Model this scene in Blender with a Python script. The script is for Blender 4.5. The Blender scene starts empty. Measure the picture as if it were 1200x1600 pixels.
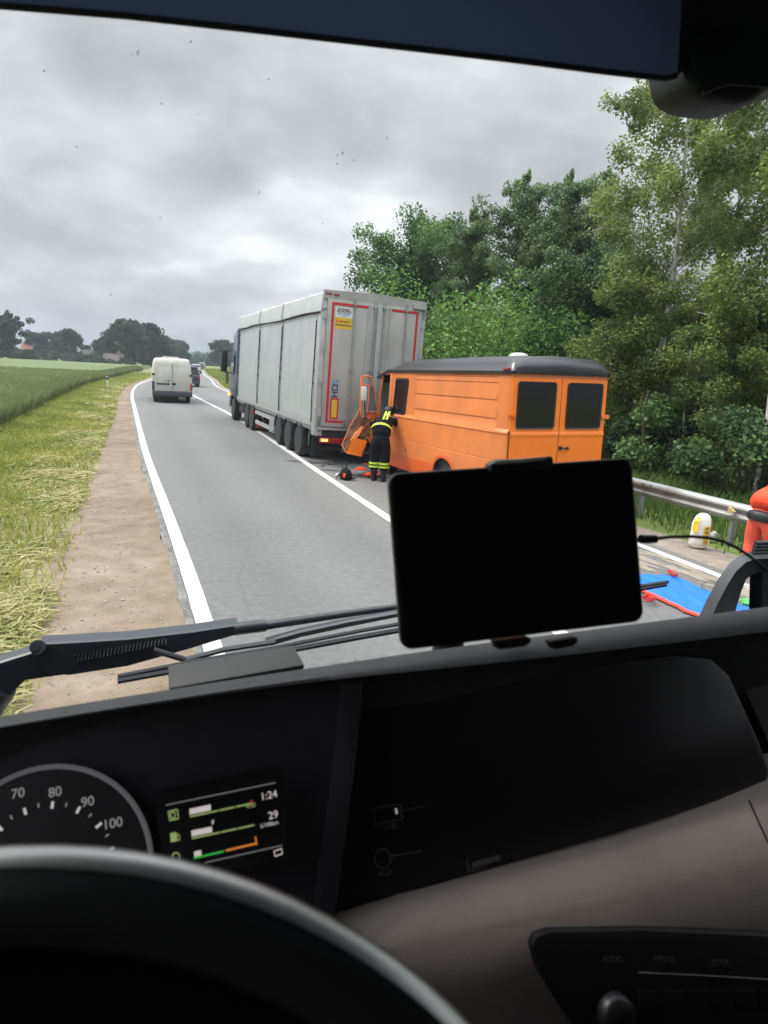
import bpy, bmesh, math, random
import numpy as np
from mathutils import Vector, Matrix, Euler
R = math.radians
sc = bpy.context.scene
COL = sc.collection
rng = np.random.default_rng(7)
random.seed(7)

# ------------------------------------------------------------------ camera
FPX = 1067.0; EYE = np.array([0, 0, 2.3])
ROLL = R(3.0); PITCH = math.atan((800 - 577) * math.cos(ROLL) / FPX)
cF = np.array([0, math.cos(PITCH), -math.sin(PITCH)])
_r = np.array([1.0, 0, 0]); _u = np.cross(_r, cF)
cR = _r * math.cos(ROLL) + _u * math.sin(ROLL)
cU = -_r * math.sin(ROLL) + _u * math.cos(ROLL)
cam = bpy.data.cameras.new('camera'); co = bpy.data.objects.new('camera', cam); COL.objects.link(co)
cam.sensor_fit = 'VERTICAL'; cam.sensor_height = 36; cam.sensor_width = 27; cam.lens = FPX / 1600 * 36
M = Matrix.Identity(4)
for i in range(3):
    M[i][0] = cR[i]; M[i][1] = cU[i]; M[i][2] = -cF[i]; M[i][3] = EYE[i]
co.matrix_world = M
cam.clip_start = 0.02; cam.clip_end = 5000
cam.dof.use_dof = True; cam.dof.focus_distance = 9.0; cam.dof.aperture_fstop = 9.0
sc.camera = co
sc.view_settings.view_transform = 'Standard'; sc.view_settings.look = 'None'
sc.view_settings.exposure = 0.55; sc.view_settings.gamma = 1.0
sc.cycles.use_denoising = True
sc.cycles.max_bounces = 8; sc.cycles.transparent_max_bounces = 12
sc.cycles.caustics_reflective = False; sc.cycles.caustics_refractive = False
sc.cycles.sample_clamp_indirect = 4.0

# ------------------------------------------------------------------ world + sun
SUN_AZ, SUN_EL = R(-70), R(52)          # azimuth from +Y, clockwise positive
w = bpy.data.worlds.new('World'); sc.world = w; w.use_nodes = True
nt = w.node_tree; nt.nodes.clear()
N = nt.nodes.new; L = nt.links.new
out = N('ShaderNodeOutputWorld')
sky = N('ShaderNodeTexSky'); sky.sky_type = 'NISHITA'; sky.sun_disc = False
sky.sun_elevation = SUN_EL; sky.sun_rotation = SUN_AZ; sky.dust_density = 4
b1 = N('ShaderNodeBackground'); b1.inputs[1].default_value = 0.06; L(sky.outputs[0], b1.inputs[0])
tc = N('ShaderNodeTexCoord'); sep = N('ShaderNodeSeparateXYZ'); L(tc.outputs['Generated'], sep.inputs[0])
def wm(op, a, b=None, c=None, clamp=False):
    n = N('ShaderNodeMath'); n.operation = op; n.use_clamp = clamp
    for i, v in enumerate((a, b, c)):
        if v is None: continue
        if isinstance(v, (int, float)): n.inputs[i].default_value = v
        else: L(v, n.inputs[i])
    return n.outputs[0]
zz = wm('ADD', wm('MAXIMUM', sep.outputs[2], 0.0), 0.42)
cx = N('ShaderNodeCombineXYZ'); L(wm('DIVIDE', sep.outputs[0], zz), cx.inputs[0]); L(wm('DIVIDE', sep.outputs[1], zz), cx.inputs[1]); L(wm('MULTIPLY', sep.outputs[2], 1.5), cx.inputs[2])
def noise(scale, detail, rough, off, dist=0.0):
    mp = N('ShaderNodeMapping'); mp.inputs['Location'].default_value = off; L(cx.outputs[0], mp.inputs[0])
    n = N('ShaderNodeTexNoise'); n.inputs['Scale'].default_value = scale; n.inputs['Detail'].default_value = detail
    n.inputs['Roughness'].default_value = rough; n.inputs['Distortion'].default_value = dist; L(mp.outputs[0], n.inputs['Vector']); return n.outputs[0]
n1 = noise(1.7, 3, 0.45, (3.1, 1.7, 0), 0.2); n2 = noise(4.5, 5, 0.48, (8.4, 2.2, 3), 0.25)
def blob(x, y, width):   # cloud-bright or cloud-dark area of the sky round a compass/elevation direction
    d = cF * FPX + cR * (x - 600) + cU * (800 - y); d /= np.linalg.norm(d)
    v = N('ShaderNodeVectorMath'); v.operation = 'DOT_PRODUCT'; L(tc.outputs['Generated'], v.inputs[0]); v.inputs[1].default_value = d
    return wm('POWER', wm('MAXIMUM', v.outputs['Value'], 0.0), 1.4 / width ** 2)
val = wm('ADD', wm('MULTIPLY', n1, 0.50), wm('MULTIPLY', n2, 0.50))
for x, y, wd, a in ((450, 290, .20, .02), (625, 320, .085, .07), (640, 290, .05, .04), (150, 190, .14, -.05), (40, 300, .12, -.04), (60, 120, .1, -.05), (480, 110, .14, .04), (210, 210, .09, .05), (300, 300, .12, .03), (800, 280, .11, -.10), (700, 330, .05, -.05), (280, 130, .13, -.05), (100, 430, .14, -.05), (330, 400, .1, -.02), (520, 130, .12, -.03), (980, 150, .12, .08), (500, 420, .1, .02), (230, 480, .12, .04), (400, 500, .1, .03)):
    val = wm('ADD', val, wm('MULTIPLY', blob(x, y, wd), a))
cr = N('ShaderNodeValToRGB'); L(val, cr.inputs[0])
e = cr.color_ramp.elements; e[0].position = .30; e[0].color = (.30, .305, .33, 1); e[1].position = .68; e[1].color = (.80, .82, .83, 1)
m1 = e.new(.44); m1.color = (.42, .428, .445, 1); m2 = e.new(.56); m2.color = (.57, .58, .60, 1)
# blue-grey band low on the horizon
hz = wm('SUBTRACT', 1.0, wm('MULTIPLY', sep.outputs[2], 13.0), clamp=True)
mixh = N('ShaderNodeMix'); mixh.data_type = 'RGBA'; L(wm('MULTIPLY', hz, .8), mixh.inputs[0]); L(cr.outputs[0], mixh.inputs[6]); mixh.inputs[7].default_value = (.37, .40, .48, 1)
# overcast skies are brightest overhead
zen = wm('ADD', 1.0, wm('MULTIPLY', wm('POWER', wm('MAXIMUM', wm('SUBTRACT', sep.outputs[2], .45), 0.0), 1.0), 9.0))
b2 = N('ShaderNodeBackground'); L(mixh.outputs[2], b2.inputs[0]); L(zen, b2.inputs[1])
ad = N('ShaderNodeMixShader'); ad.inputs[0].default_value = .88; L(b1.outputs[0], ad.inputs[1]); L(b2.outputs[0], ad.inputs[2]); L(ad.outputs[0], out.inputs[0])
sl = bpy.data.lights.new('sun', 'SUN'); sl.energy = 1.9; sl.angle = R(16); sl.color = (1, .965, .91)
so = bpy.data.objects.new('sun', sl); COL.objects.link(so)
sd = Vector((math.sin(SUN_AZ) * math.cos(SUN_EL), math.cos(SUN_AZ) * math.cos(SUN_EL), math.sin(SUN_EL)))
so.rotation_euler = sd.to_track_quat('Z', 'Y').to_euler()

# ------------------------------------------------------------------ helpers
def ray(x, y): return cF * FPX + cR * (x - 600) + cU * (800 - y)
def IP(x, y, d): return Vector(EYE + ray(x, y) / FPX * d)          # point at depth d
def gnd(x, y, z=0.0):
    r = ray(x, y); return Vector(EYE + r * ((z - EYE[2]) / r[2]))
def S(r, g, b):                                                     # sRGB 0-255 -> linear
    f = lambda c: ((c / 255 + .055) / 1.055) ** 2.4 if c > 10 else c / 255 / 12.92
    return (f(r), f(g), f(b))

def mat(name, col, rough=.6, metal=0.0, var=0.0, vscale=8.0, bump=0.0, bscale=60.0, col2=None, spec=.5, emit=None, estr=1.0, coat=0.0, trans=0.0, coords='Object', detail=6):
    m = bpy.data.materials.new(name); m.use_nodes = True; n = m.node_tree.nodes; l = m.node_tree.links
    p = n['Principled BSDF']
    p.inputs['Base Color'].default_value = (*col, 1); p.inputs['Roughness'].default_value = rough
    p.inputs['Metallic'].default_value = metal; p.inputs['Specular IOR Level'].default_value = spec
    p.inputs['Coat Weight'].default_value = coat; p.inputs['Coat Roughness'].default_value = .15
    p.inputs['Transmission Weight'].default_value = trans
    if emit: p.inputs['Emission Color'].default_value = (*emit, 1); p.inputs['Emission Strength'].default_value = estr
    if var or bump:
        t = n.new('ShaderNodeTexCoord')
    if var:
        nz = n.new('ShaderNodeTexNoise'); nz.inputs['Scale'].default_value = vscale; nz.inputs['Detail'].default_value = detail; nz.inputs['Roughness'].default_value = .6
        l.new(t.outputs[coords], nz.inputs['Vector'])
        r = n.new('ShaderNodeValToRGB'); r.color_ramp.elements[0].position = .3; r.color_ramp.elements[1].position = .7
        c2 = col2 or tuple(c * (1 - var) for c in col)
        r.color_ramp.elements[0].color = (*c2, 1); r.color_ramp.elements[1].color = (*[min(1, c * (1 + var * .4)) for c in col], 1)
        l.new(nz.outputs[0], r.inputs[0]); l.new(r.outputs[0], p.inputs['Base Color'])
        mr = n.new('ShaderNodeMapRange'); mr.inputs[3].default_value = min(1, rough + .12); mr.inputs[4].default_value = max(.03, rough - .08)
        l.new(nz.outputs[0], mr.inputs[0]); l.new(mr.outputs[0], p.inputs['Roughness'])
    if bump:
        nb = n.new('ShaderNodeTexNoise'); nb.inputs['Scale'].default_value = bscale; nb.inputs['Detail'].default_value = 4
        l.new(t.outputs[coords], nb.inputs['Vector'])
        b = n.new('ShaderNodeBump'); b.inputs['Strength'].default_value = bump; b.inputs['Distance'].default_value = .02
        l.new(nb.outputs[0], b.inputs['Height']); l.new(b.outputs[0], p.inputs['Normal'])
    return m

def leafmat(name, c1, c2, c3, transl=.3, zmix=None, rough=.55, patch=.35, ramp_pos=(.15, .5, .9)):
    """leaf / blade material: colour differs from leaf to leaf and from clump to clump"""
    m = bpy.data.materials.new(name); m.use_nodes = True; n = m.node_tree.nodes; l = m.node_tree.links
    p = n['Principled BSDF']; p.inputs['Roughness'].default_value = rough; p.inputs['Specular IOR Level'].default_value = .25
    at = n.new('ShaderNodeAttribute'); at.attribute_name = 'tint'
    r = n.new('ShaderNodeValToRGB'); e = r.color_ramp.elements
    e[0].position = ramp_pos[0]; e[0].color = (*c1, 1); e[1].position = ramp_pos[2]; e[1].color = (*c3, 1); k = e.new(ramp_pos[1]); k.color = (*c2, 1)
    t = n.new('ShaderNodeTexCoord'); nz = n.new('ShaderNodeTexNoise'); nz.inputs['Scale'].default_value = patch; nz.inputs['Detail'].default_value = 3
    l.new(t.outputs['Object'], nz.inputs['Vector'])
    a = n.new('ShaderNodeMath'); a.operation = 'MULTIPLY_ADD'; l.new(nz.outputs[0], a.inputs[0]); a.inputs[1].default_value = 1.1; a.inputs[2].default_value = -.55
    b = n.new('ShaderNodeMath'); b.operation = 'ADD'; l.new(a.outputs[0], b.inputs[0]); l.new(at.outputs['Fac'], b.inputs[1])
    l.new(b.outputs[0], r.inputs[0]); l.new(r.outputs[0], p.inputs['Base Color'])
    if transl:
        tr = n.new('ShaderNodeBsdfTranslucent'); l.new(r.outputs[0], tr.inputs[0]); mx = n.new('ShaderNodeMixShader'); mx.inputs[0].default_value = transl
        l.new(p.outputs[0], mx.inputs[1]); l.new(tr.outputs[0], mx.inputs[2]); l.new(mx.outputs[0], n['Material Output'].inputs['Surface'])
    return m

def tag(o, label=None, cat=None, group=None, kind=None):
    if label: o['label'] = label
    if cat: o['category'] = cat
    if group: o['group'] = group
    if kind: o['kind'] = kind
    return o
def thing(name, label, cat, mw=None, group=None):
    o = bpy.data.objects.new(name, None); COL.objects.link(o); o.empty_display_size = .2
    if mw is not None: o.matrix_world = mw
    return tag(o, label, cat, group)
def frame(origin, a, roll=0.0, pitch=0.0):
    return Matrix.Translation(Vector(origin)) @ Matrix.Rotation(R(a), 4, 'Z') @ Matrix.Rotation(R(pitch), 4, 'X') @ Matrix.Rotation(R(roll), 4, 'Y')
def link(name, me, m, parent=None):
    o = bpy.data.objects.new(name, me); COL.objects.link(o)
    if m is not None:
        for k in (m if isinstance(m, (list, tuple)) else [m]): me.materials.append(k)
    if parent is not None: o.parent = parent
    return o

class MB:
    def __init__(s): s.v = []; s.f = []
    def add(s, vs, fs):
        k = len(s.v); s.v += [tuple(p) for p in vs]; s.f += [tuple(i + k for i in f) for f in fs]; return s
    def box(s, lo, hi):
        (a, b, c), (d, e, f) = lo, hi
        return s.add([(a, b, c), (d, b, c), (d, e, c), (a, e, c), (a, b, f), (d, b, f), (d, e, f), (a, e, f)],
                     [(0, 3, 2, 1), (4, 5, 6, 7), (0, 1, 5, 4), (1, 2, 6, 5), (2, 3, 7, 6), (3, 0, 4, 7)])
    def prism(s, pts, off):
        pts = [Vector(p) for p in pts]; off = Vector(off); n = len(pts)
        return s.add(pts + [p + off for p in pts], [tuple(range(n))[::-1], tuple(range(n, 2 * n))] + [(i, (i + 1) % n, (i + 1) % n + n, i + n) for i in range(n)])
    def tube(s, pts, r, n=8, cap=True):
        pts = [Vector(p) for p in pts]; rs = r if isinstance(r, (list, tuple)) else [r] * len(pts)
        vs = []; fs = []; up = Vector((.13, .21, 1)).normalized()
        for i, p in enumerate(pts):
            d = (pts[min(i + 1, len(pts) - 1)] - pts[max(i - 1, 0)]).normalized()
            if abs(d.dot(up)) > .97: up = Vector((1, .1, .05)).normalized()
            x = d.cross(up).normalized(); y = d.cross(x); up = -(x.cross(d)).normalized() if False else up
            for k in range(n):
                t = 2 * math.pi * k / n; vs.append(p + (x * math.cos(t) + y * math.sin(t)) * rs[i])
        for i in range(len(pts) - 1):
            for k in range(n): fs.append((i * n + k, i * n + (k + 1) % n, (i + 1) * n + (k + 1) % n, (i + 1) * n + k))
        if cap: fs += [tuple(range(n))[::-1], tuple(range((len(pts) - 1) * n, len(pts) * n))]
        return s.add(vs, fs)
    def cyl(s, p0, p1, r, n=16): return s.tube([p0, p1], r, n)
    def lathe(s, prof, n=24, c=(0, 0, 0), axis='Z'):    # prof: (radius, height)
        vs = []; fs = []
        for r_, h in prof:
            for k in range(n):
                t = 2 * math.pi * k / n; a, b = r_ * math.cos(t), r_ * math.sin(t)
                q = (a, b, h) if axis == 'Z' else ((h, a, b) if axis == 'X' else (b, h, a))
                vs.append((q[0] + c[0], q[1] + c[1], q[2] + c[2]))
        for i in range(len(prof) - 1):
            for k in range(n): fs.append((i * n + k, i * n + (k + 1) % n, (i + 1) * n + (k + 1) % n, (i + 1) * n + k))
        fs += [tuple(range(n))[::-1], tuple(range((len(prof) - 1) * n, len(prof) * n))]
        return s.add(vs, fs)
    def loft(s, rows, close=False, caps=False):
        n = len(rows[0]); vs = [p for r_ in rows for p in r_]; fs = []
        for i in range(len(rows) - 1):
            for k in range(n if close else n - 1): fs.append((i * n + k, i * n + (k + 1) % n, (i + 1) * n + (k + 1) % n, (i + 1) * n + k))
        if caps: fs += [tuple(range(n))[::-1], tuple(range((len(rows) - 1) * n, len(rows) * n))]
        return s.add(vs, fs)
    def mesh(s, name, bevel=0.0, seg=2, smooth=False, sub=0):
        me = bpy.data.meshes.new(name); me.from_pydata(s.v, [], s.f); 
        bm = bmesh.new(); bm.from_mesh(me)
        bmesh.ops.recalc_face_normals(bm, faces=bm.faces)
        if bevel:
            ed = [e for e in bm.edges if len(e.link_faces) == 2 and e.calc_face_angle(0) > R(25)]
            bmesh.ops.bevel(bm, geom=ed, offset=bevel, segments=seg, affect='EDGES', clamp_overlap=True, profile=.5)
        if sub: bmesh.ops.subdivide_edges(bm, edges=bm.edges[:], cuts=sub, use_grid_fill=True)
        bm.to_mesh(me); bm.free()
        if smooth or bevel: 
            me.polygons.foreach_set('use_smooth', [True] * len(me.polygons))
            me.set_sharp_from_angle(angle=R(smooth if smooth not in (True, False) else 40))
        me.update(); return me
    def build(s, name, m, parent=None, bevel=0.0, seg=2, smooth=False, sub=0):
        return link(name, s.mesh(name, bevel, seg, smooth, sub), m, parent)

def rect_ring(mb, x0, x1, z0, z1, w_, y0, y1, f=None):
    """four bars in the XZ plane"""
    f = f or (lambda a, b: (a, b))
    mb.box((x0, y0, z0), (x1, y1, z0 + w_)); mb.box((x0, y0, z1 - w_), (x1, y1, z1))
    mb.box((x0, y0, z0 + w_ + .0005), (x0 + w_, y1, z1 - w_ - .0005)); mb.box((x1 - w_, y0, z0 + w_ + .0005), (x1, y1, z1 - w_ - .0005))
def rrect(x0, x1, z0, z1, r, n=5):
    pts = []
    for cx_, cz, a0 in ((x1 - r, z1 - r, 0), (x0 + r, z1 - r, 90), (x0 + r, z0 + r, 180), (x1 - r, z0 + r, 270)):
        for k in range(n + 1):
            a = R(a0 + 90 * k / n); pts.append((cx_ + r * math.cos(a), cz + r * math.sin(a)))
    return pts
_txt = {}
def text_mesh(body, size, m, name, parent, mw, depth=.001, bold=0.0):
    cu = bpy.data.curves.new(name, 'FONT'); cu.body = body; cu.size = size; cu.extrude = depth; cu.offset = bold
    cu.align_x = 'CENTER'; cu.align_y = 'CENTER'
    o = bpy.data.objects.new(name + '_tmp', cu); COL.objects.link(o); bpy.context.view_layer.update()
    me = bpy.data.meshes.new_from_object(o.evaluated_get(bpy.context.evaluated_depsgraph_get())); me.name = name
    bpy.data.objects.remove(o); bpy.data.curves.remove(cu)
    me.transform(mw); me.materials.clear()
    return link(name, me, m, parent)
def plane_mw(o, x, y):   # 4x4 taking the XY plane to origin o with axes x,y (unit-ised)
    x = Vector(x).normalized(); y = Vector(y); z = x.cross(y).normalized(); y = z.cross(x)
    m = Matrix.Identity(4)
    for i in range(3): m[i][0] = x[i]; m[i][1] = y[i]; m[i][2] = z[i]; m[i][3] = o[i]
    return m
def raw_mesh(name, V, Fq, tint=None, smooth=False):
    """fast mesh from numpy: V (n,3), Fq (m,k) all with k corners"""
    me = bpy.data.meshes.new(name); n, m_, k = len(V), len(Fq), Fq.shape[1]
    me.vertices.add(n); me.vertices.foreach_set('co', V.astype(np.float32).ravel())
    me.loops.add(m_ * k); me.loops.foreach_set('vertex_index', Fq.astype(np.int32).ravel())
    me.polygons.add(m_); me.polygons.foreach_set('loop_start', np.arange(0, m_ * k, k, dtype=np.int32))
    try: me.polygons.foreach_set('loop_total', np.full(m_, k, dtype=np.int32))
    except Exception: pass
    if tint is not None:
        a = me.attributes.new('tint', 'FLOAT', 'POINT'); a.data.foreach_set('value', tint.astype(np.float32))
    if smooth: me.polygons.foreach_set('use_smooth', [True] * m_)
    me.update(calc_edges=True); me.validate(); return me

# ------------------------------------------------------------------ road alignment
CP = np.array([(7.3, -10), (5.4, -4.6), (3.78, 0), (1.95, 5.2), (.11, 10.46), (-.72, 12.8), (-2.5, 17.9), (-6.25, 28.6), (-11.6, 41.8), (-15.98, 53.1), (-19.2, 62.2), (-21.85, 72.2), (-25.8, 86.1), (-33.4, 111), (-50, 171), (-75, 262)])
seg = np.r_[0, np.cumsum(np.linalg.norm(np.diff(CP, axis=0), axis=1))]
def _cr(t):  # smooth interpolation of CP
    xs = np.interp(t, seg, CP[:, 0]); ys = np.interp(t, seg, CP[:, 1]); return xs, ys
_t = np.arange(0, seg[-1], .5); _X, _Y = _cr(_t)
ker = np.ones(31) / 31
_Xp = np.convolve(np.pad(_X, 15, 'reflect', reflect_type='odd'), ker, 'valid'); _Yp = np.convolve(np.pad(_Y, 15, 'reflect', reflect_type='odd'), ker, 'valid')
_T = np.stack([np.gradient(_Xp), np.gradient(_Yp)], 1); _T /= np.linalg.norm(_T, axis=1)[:, None]
def P(s, off):       # s metres along, off metres to the right
    s = np.asarray(s, float); k = s / .5
    i = np.arange(len(_Xp)); x = np.interp(k, i, _Xp); y = np.interp(k, i, _Yp); tx = np.interp(k, i, _T[:, 0]); ty = np.interp(k, i, _T[:, 1])
    return x + ty * off, y - tx * off
SEND = seg[-1] - 1
def strip(name, offs, zs, m, s0=0, s1=SEND, step=.5, kind='structure', jitter=None, parent=None):
    S_ = np.arange(s0, s1, step); rows = []
    for j, (o, z) in enumerate(zip(offs, zs)):
        ov = np.full(len(S_), o) if not callable(o) else o(S_)
        if jitter: ov = ov + jitter[j] * np.interp(S_, np.arange(0, seg[-1] + 1, .35), rng.normal(size=len(np.arange(0, seg[-1] + 1, .35))))
        x, y = P(S_, ov); rows.append(np.stack([x, y, np.full(len(S_), z)], 1))
    V = np.stack(rows, 1).reshape(-1, 3); k = len(offs); n = len(S_)
    i, j = np.meshgrid(np.arange(n - 1), np.arange(k - 1), indexing='ij'); a = (i * k + j).ravel()
    F = np.stack([a, a + 1, a + k + 1, a + k], 1)
    o = link(name, raw_mesh(name, V, F, smooth=True), m, parent)
    return tag(o, kind=kind)

# ---- ground materials
def ground_mat(name, stops, scale=1.0, bump=.5, bscale=40, rough=.9, mid=6.0, fine=60.0, w1=.45, w2=.35):
    m = bpy.data.materials.new(name); m.use_nodes = True; n = m.node_tree.nodes; l = m.node_tree.links; p = n['Principled BSDF']
    p.inputs['Roughness'].default_value = rough; p.inputs['Specular IOR Level'].default_value = .2
    t = n.new('ShaderNodeTexCoord')
    outs = []
    for s_ in (scale, mid, fine):
        z = n.new('ShaderNodeTexNoise'); z.inputs['Scale'].default_value = s_; z.inputs['Detail'].default_value = 5; z.inputs['Roughness'].default_value = .6; l.new(t.outputs['Object'], z.inputs['Vector']); outs.append(z.outputs[0])
    a = n.new('ShaderNodeMath'); a.operation = 'MULTIPLY'; l.new(outs[0], a.inputs[0]); a.inputs[1].default_value = w1
    b = n.new('ShaderNodeMath'); b.operation = 'MULTIPLY_ADD'; l.new(outs[1], b.inputs[0]); b.inputs[1].default_value = w2; l.new(a.outputs[0], b.inputs[2])
    c = n.new('ShaderNodeMath'); c.operation = 'MULTIPLY_ADD'; l.new(outs[2], c.inputs[0]); c.inputs[1].default_value = 1 - w1 - w2; l.new(b.outputs[0], c.inputs[2])
    r = n.new('ShaderNodeValToRGB'); e = r.color_ramp.elements
    e[0].position, e[0].color = stops[0][0], (*stops[0][1], 1); e[1].position, e[1].color = stops[-1][0], (*stops[-1][1], 1)
    for q, cc in stops[1:-1]: k = e.new(q); k.color = (*cc, 1)
    l.new(c.outputs[0], r.inputs[0]); l.new(r.outputs[0], p.inputs['Base Color'])
    bp = n.new('ShaderNodeBump'); bp.inputs['Strength'].default_value = bump; bp.inputs['Distance'].default_value = .015; l.new(outs[2], bp.inputs['Height']); l.new(bp.outputs[0], p.inputs['Normal'])
    return m
M_asphalt = ground_mat('asphalt', [(.36, (.125, .128, .126)), (.5, (.168, .171, .168)), (.64, (.215, .215, .21))], scale=.35, mid=2.5, fine=160, bump=.5, rough=.75, w1=.35, w2=.25)
M_asph_edge = ground_mat('asphalt edge', [(.4, (.09, .09, .088)), (.6, (.28, .27, .25))], scale=3, mid=30, fine=120, bump=1)
M_dirt = ground_mat('shoulder dirt', [(.34, (.10, .076, .054)), (.47, (.178, .138, .100)), (.58, (.24, .192, .147)), (.68, (.37, .31, .25))], scale=.5, mid=3.2, fine=45, bump=.8)
M_dirt_r = ground_mat('right shoulder dirt', [(.38, (.16, .13, .11)), (.5, (.25, .215, .185)), (.66, (.36, .32, .27))], scale=.7, mid=4, fine=60, bump=.8)
M_soil = ground_mat('verge soil', [(.35, (.10, .105, .045)), (.48, (.17, .16, .08)), (.6, (.27, .235, .14)), (.7, (.38, .32, .22))], scale=.5, mid=3.5, fine=25, bump=1)
M_land = ground_mat('land', [(.35, (.085, .13, .035)), (.5, (.14, .185, .05)), (.65, (.20, .225, .075))], scale=.04, mid=.6, fine=9, bump=1)
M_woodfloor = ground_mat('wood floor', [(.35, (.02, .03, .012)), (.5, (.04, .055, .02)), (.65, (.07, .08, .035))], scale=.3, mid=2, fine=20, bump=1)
M_paint = ground_mat('road paint', [(.30, (.30, .30, .28)), (.42, (.52, .52, .50)), (.7, (.62, .62, .60))], scale=1.2, mid=9, fine=90, bump=.2, rough=.6)
# ground sheet
gs = []
n_ = 60; g = np.linspace(-1, 1, n_); g = np.sign(g) * np.abs(g) ** 2.2 * 1600
gx, gy = np.meshgrid(g, g + 60, indexing='ij'); V = np.stack([gx.ravel(), gy.ravel(), np.full(gx.size, -.09)], 1)
i, j = np.meshgrid(np.arange(n_ - 1), np.arange(n_ - 1), indexing='ij'); a = (i * n_ + j).ravel()
tag(link('ground', raw_mesh('ground', V, np.stack([a, a + n_, a + n_ + 1, a + 1], 1)), M_land), kind='structure')
def tab(xs, ys):      # smooth table of offsets along the road
    t = np.arange(0, 300, .5); v = np.interp(t, xs, ys); k = np.ones(19) / 19; v = np.convolve(np.pad(v, 9, 'edge'), k, 'valid'); v = np.convolve(np.pad(v, 9, 'edge'), k, 'valid'); return lambda q: np.interp(q, t, v)
_lo = tab([0, 17.5, 20, 22.5, 26.5, 32, 41, 51.5, 63, 75, 84.5, 120], [2.8, 2.95, 3.1, 3.25, 3.44, 3.68, 3.90, 3.80, 3.55, 3.12, 2.95, 3.1]); lo_ = lambda q: -_lo(q)
ro_ = tab([0, 14, 22, 45, 100], [3.0, 3.02, 3.08, 3.25, 3.25])
_gw = tab([0, 17.5, 19.5, 22.5, 31.5, 44, 62, 75, 100], [4.3, 4.38, 4.46, 4.62, 4.78, 4.82, 4.45, 3.9, 3.8]); gw = lambda q: -_gw(q)
ae = lambda k: (lambda s_: lo_(s_) - k)
def road_mat():
    m = ground_mat('asphalt', [(.36, (.105, .108, .106)), (.5, (.160, .163, .160)), (.64, (.225, .225, .22))], scale=.12, mid=11, fine=85, bump=.9, rough=.78, w1=.22, w2=.28)
    n = m.node_tree.nodes; l = m.node_tree.links; p = n['Principled BSDF']; src = p.inputs['Base Color'].links[0].from_socket
    at = n.new('ShaderNodeAttribute'); at.attribute_name = 'tint'; t = n.new('ShaderNodeTexCoord')
    # cracks and repair seams
    mp = n.new('ShaderNodeMapping'); mp.inputs['Rotation'].default_value = (0, 0, R(-19)); mp.inputs['Scale'].default_value = (.55, .16, 1); l.new(t.outputs['Object'], mp.inputs[0])
    nz = n.new('ShaderNodeTexNoise'); nz.inputs['Scale'].default_value = 1.6; l.new(mp.outputs[0], nz.inputs['Vector'])
    mv = n.new('ShaderNodeMix'); mv.data_type = 'VECTOR'; mv.inputs[0].default_value = .22; l.new(mp.outputs[0], mv.inputs[4]); l.new(nz.outputs['Color'], mv.inputs[5])
    vo = n.new('ShaderNodeTexVoronoi'); vo.feature = 'DISTANCE_TO_EDGE'; vo.inputs['Scale'].default_value = 1.1; l.new(mv.outputs[1], vo.inputs['Vector'])
    mr = n.new('ShaderNodeMapRange'); mr.inputs[1].default_value = 0; mr.inputs[2].default_value = .005; mr.inputs[3].default_value = .86; mr.inputs[4].default_value = 1; l.new(vo.outputs['Distance'], mr.inputs[0])
    mu = n.new('ShaderNodeMath'); mu.operation = 'MULTIPLY'; l.new(mr.outputs[0], mu.inputs[0]); l.new(at.outputs['Fac'], mu.inputs[1])
    mx = n.new('ShaderNodeVectorMath'); mx.operation = 'SCALE'; l.new(src, mx.inputs[0]); l.new(mu.outputs[0], mx.inputs['Scale']); l.new(mx.outputs[0], p.inputs['Base Color'])
    return m
M_road = road_mat()
ofs = np.array([0, .03, .08, .14, .2, .26, .32, .38, .44, .5, .56, .62, .68, .74, .8, .86, .92, .97, 1.0])
def _at(f): return lambda q: (lo_(q) - .20) * (1 - f) + (ro_(q) + .36) * f
rd = strip('road', [_at(f) for f in ofs], [-.010] + [0] * (len(ofs) - 2) + [-.012], M_road)
_tr = 1 - .10 * sum(np.exp(-((ofs - c) / .045) ** 2) for c in (.14, .36, .62, .84)) + .05 * np.exp(-((ofs - .5) / .05) ** 2) + .03 * np.exp(-((ofs - .25) / .04) ** 2)
at_ = rd.data.attributes.new('tint', 'FLOAT', 'POINT'); nv = len(rd.data.vertices); wob = np.repeat(1 + .02 * np.sin(np.arange(nv // len(ofs)) * .13), len(ofs)); at_.data.foreach_set('value', (np.tile(_tr, nv // len(ofs)) * wob).astype(np.float32))
strip('asphalt_edge_path', [ae(.26), ae(.17)], [-.022, -.004], M_asph_edge, jitter=[.012, .008])

strip('gravel_path', [gw, lambda s_: gw(s_) * .7 + ae(.24)(s_) * .3, lambda s_: gw(s_) * .25 + ae(.24)(s_) * .75  , ae(.24)], [-.055, -.03, -.03, -.016], M_dirt, jitter=[.12, .03, .0, .02])
strip('right_shoulder_path', [lambda s_: ro_(s_) + .3, lambda s_: ro_(s_) + .6, lambda s_: ro_(s_) + 1.15], [-.016, -.02, -.06], M_dirt_r, jitter=[.01, .04, .14])
strip('left_verge_ground', [-8.6, -7.4, -6.2, lambda s_: gw(s_) - .3, lambda s_: gw(s_) + .12], [.0, -.03, -.05, -.05, -.07], M_soil, jitter=[.05] * 5)
strip('right_verge_ground', [4.15, 5.2, 7, 9.5], [-.075, -.03, -.02, -.07], M_land, jitter=[.05] * 4)
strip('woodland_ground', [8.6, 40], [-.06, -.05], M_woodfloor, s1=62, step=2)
strip('road_marking_edge', [ae(.155), ae(0)], [.005, .005], M_paint, step=.25, jitter=[.002, .002])
strip('road_marking_centre', [-.08, .08], [.005, .005], M_paint, step=.25, jitter=[.003, .003])
strip('road_marking_right', [ro_, lambda s_: ro_(s_) + .14], [.005, .005], M_paint, step=.25, jitter=[.002, .002])

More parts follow.
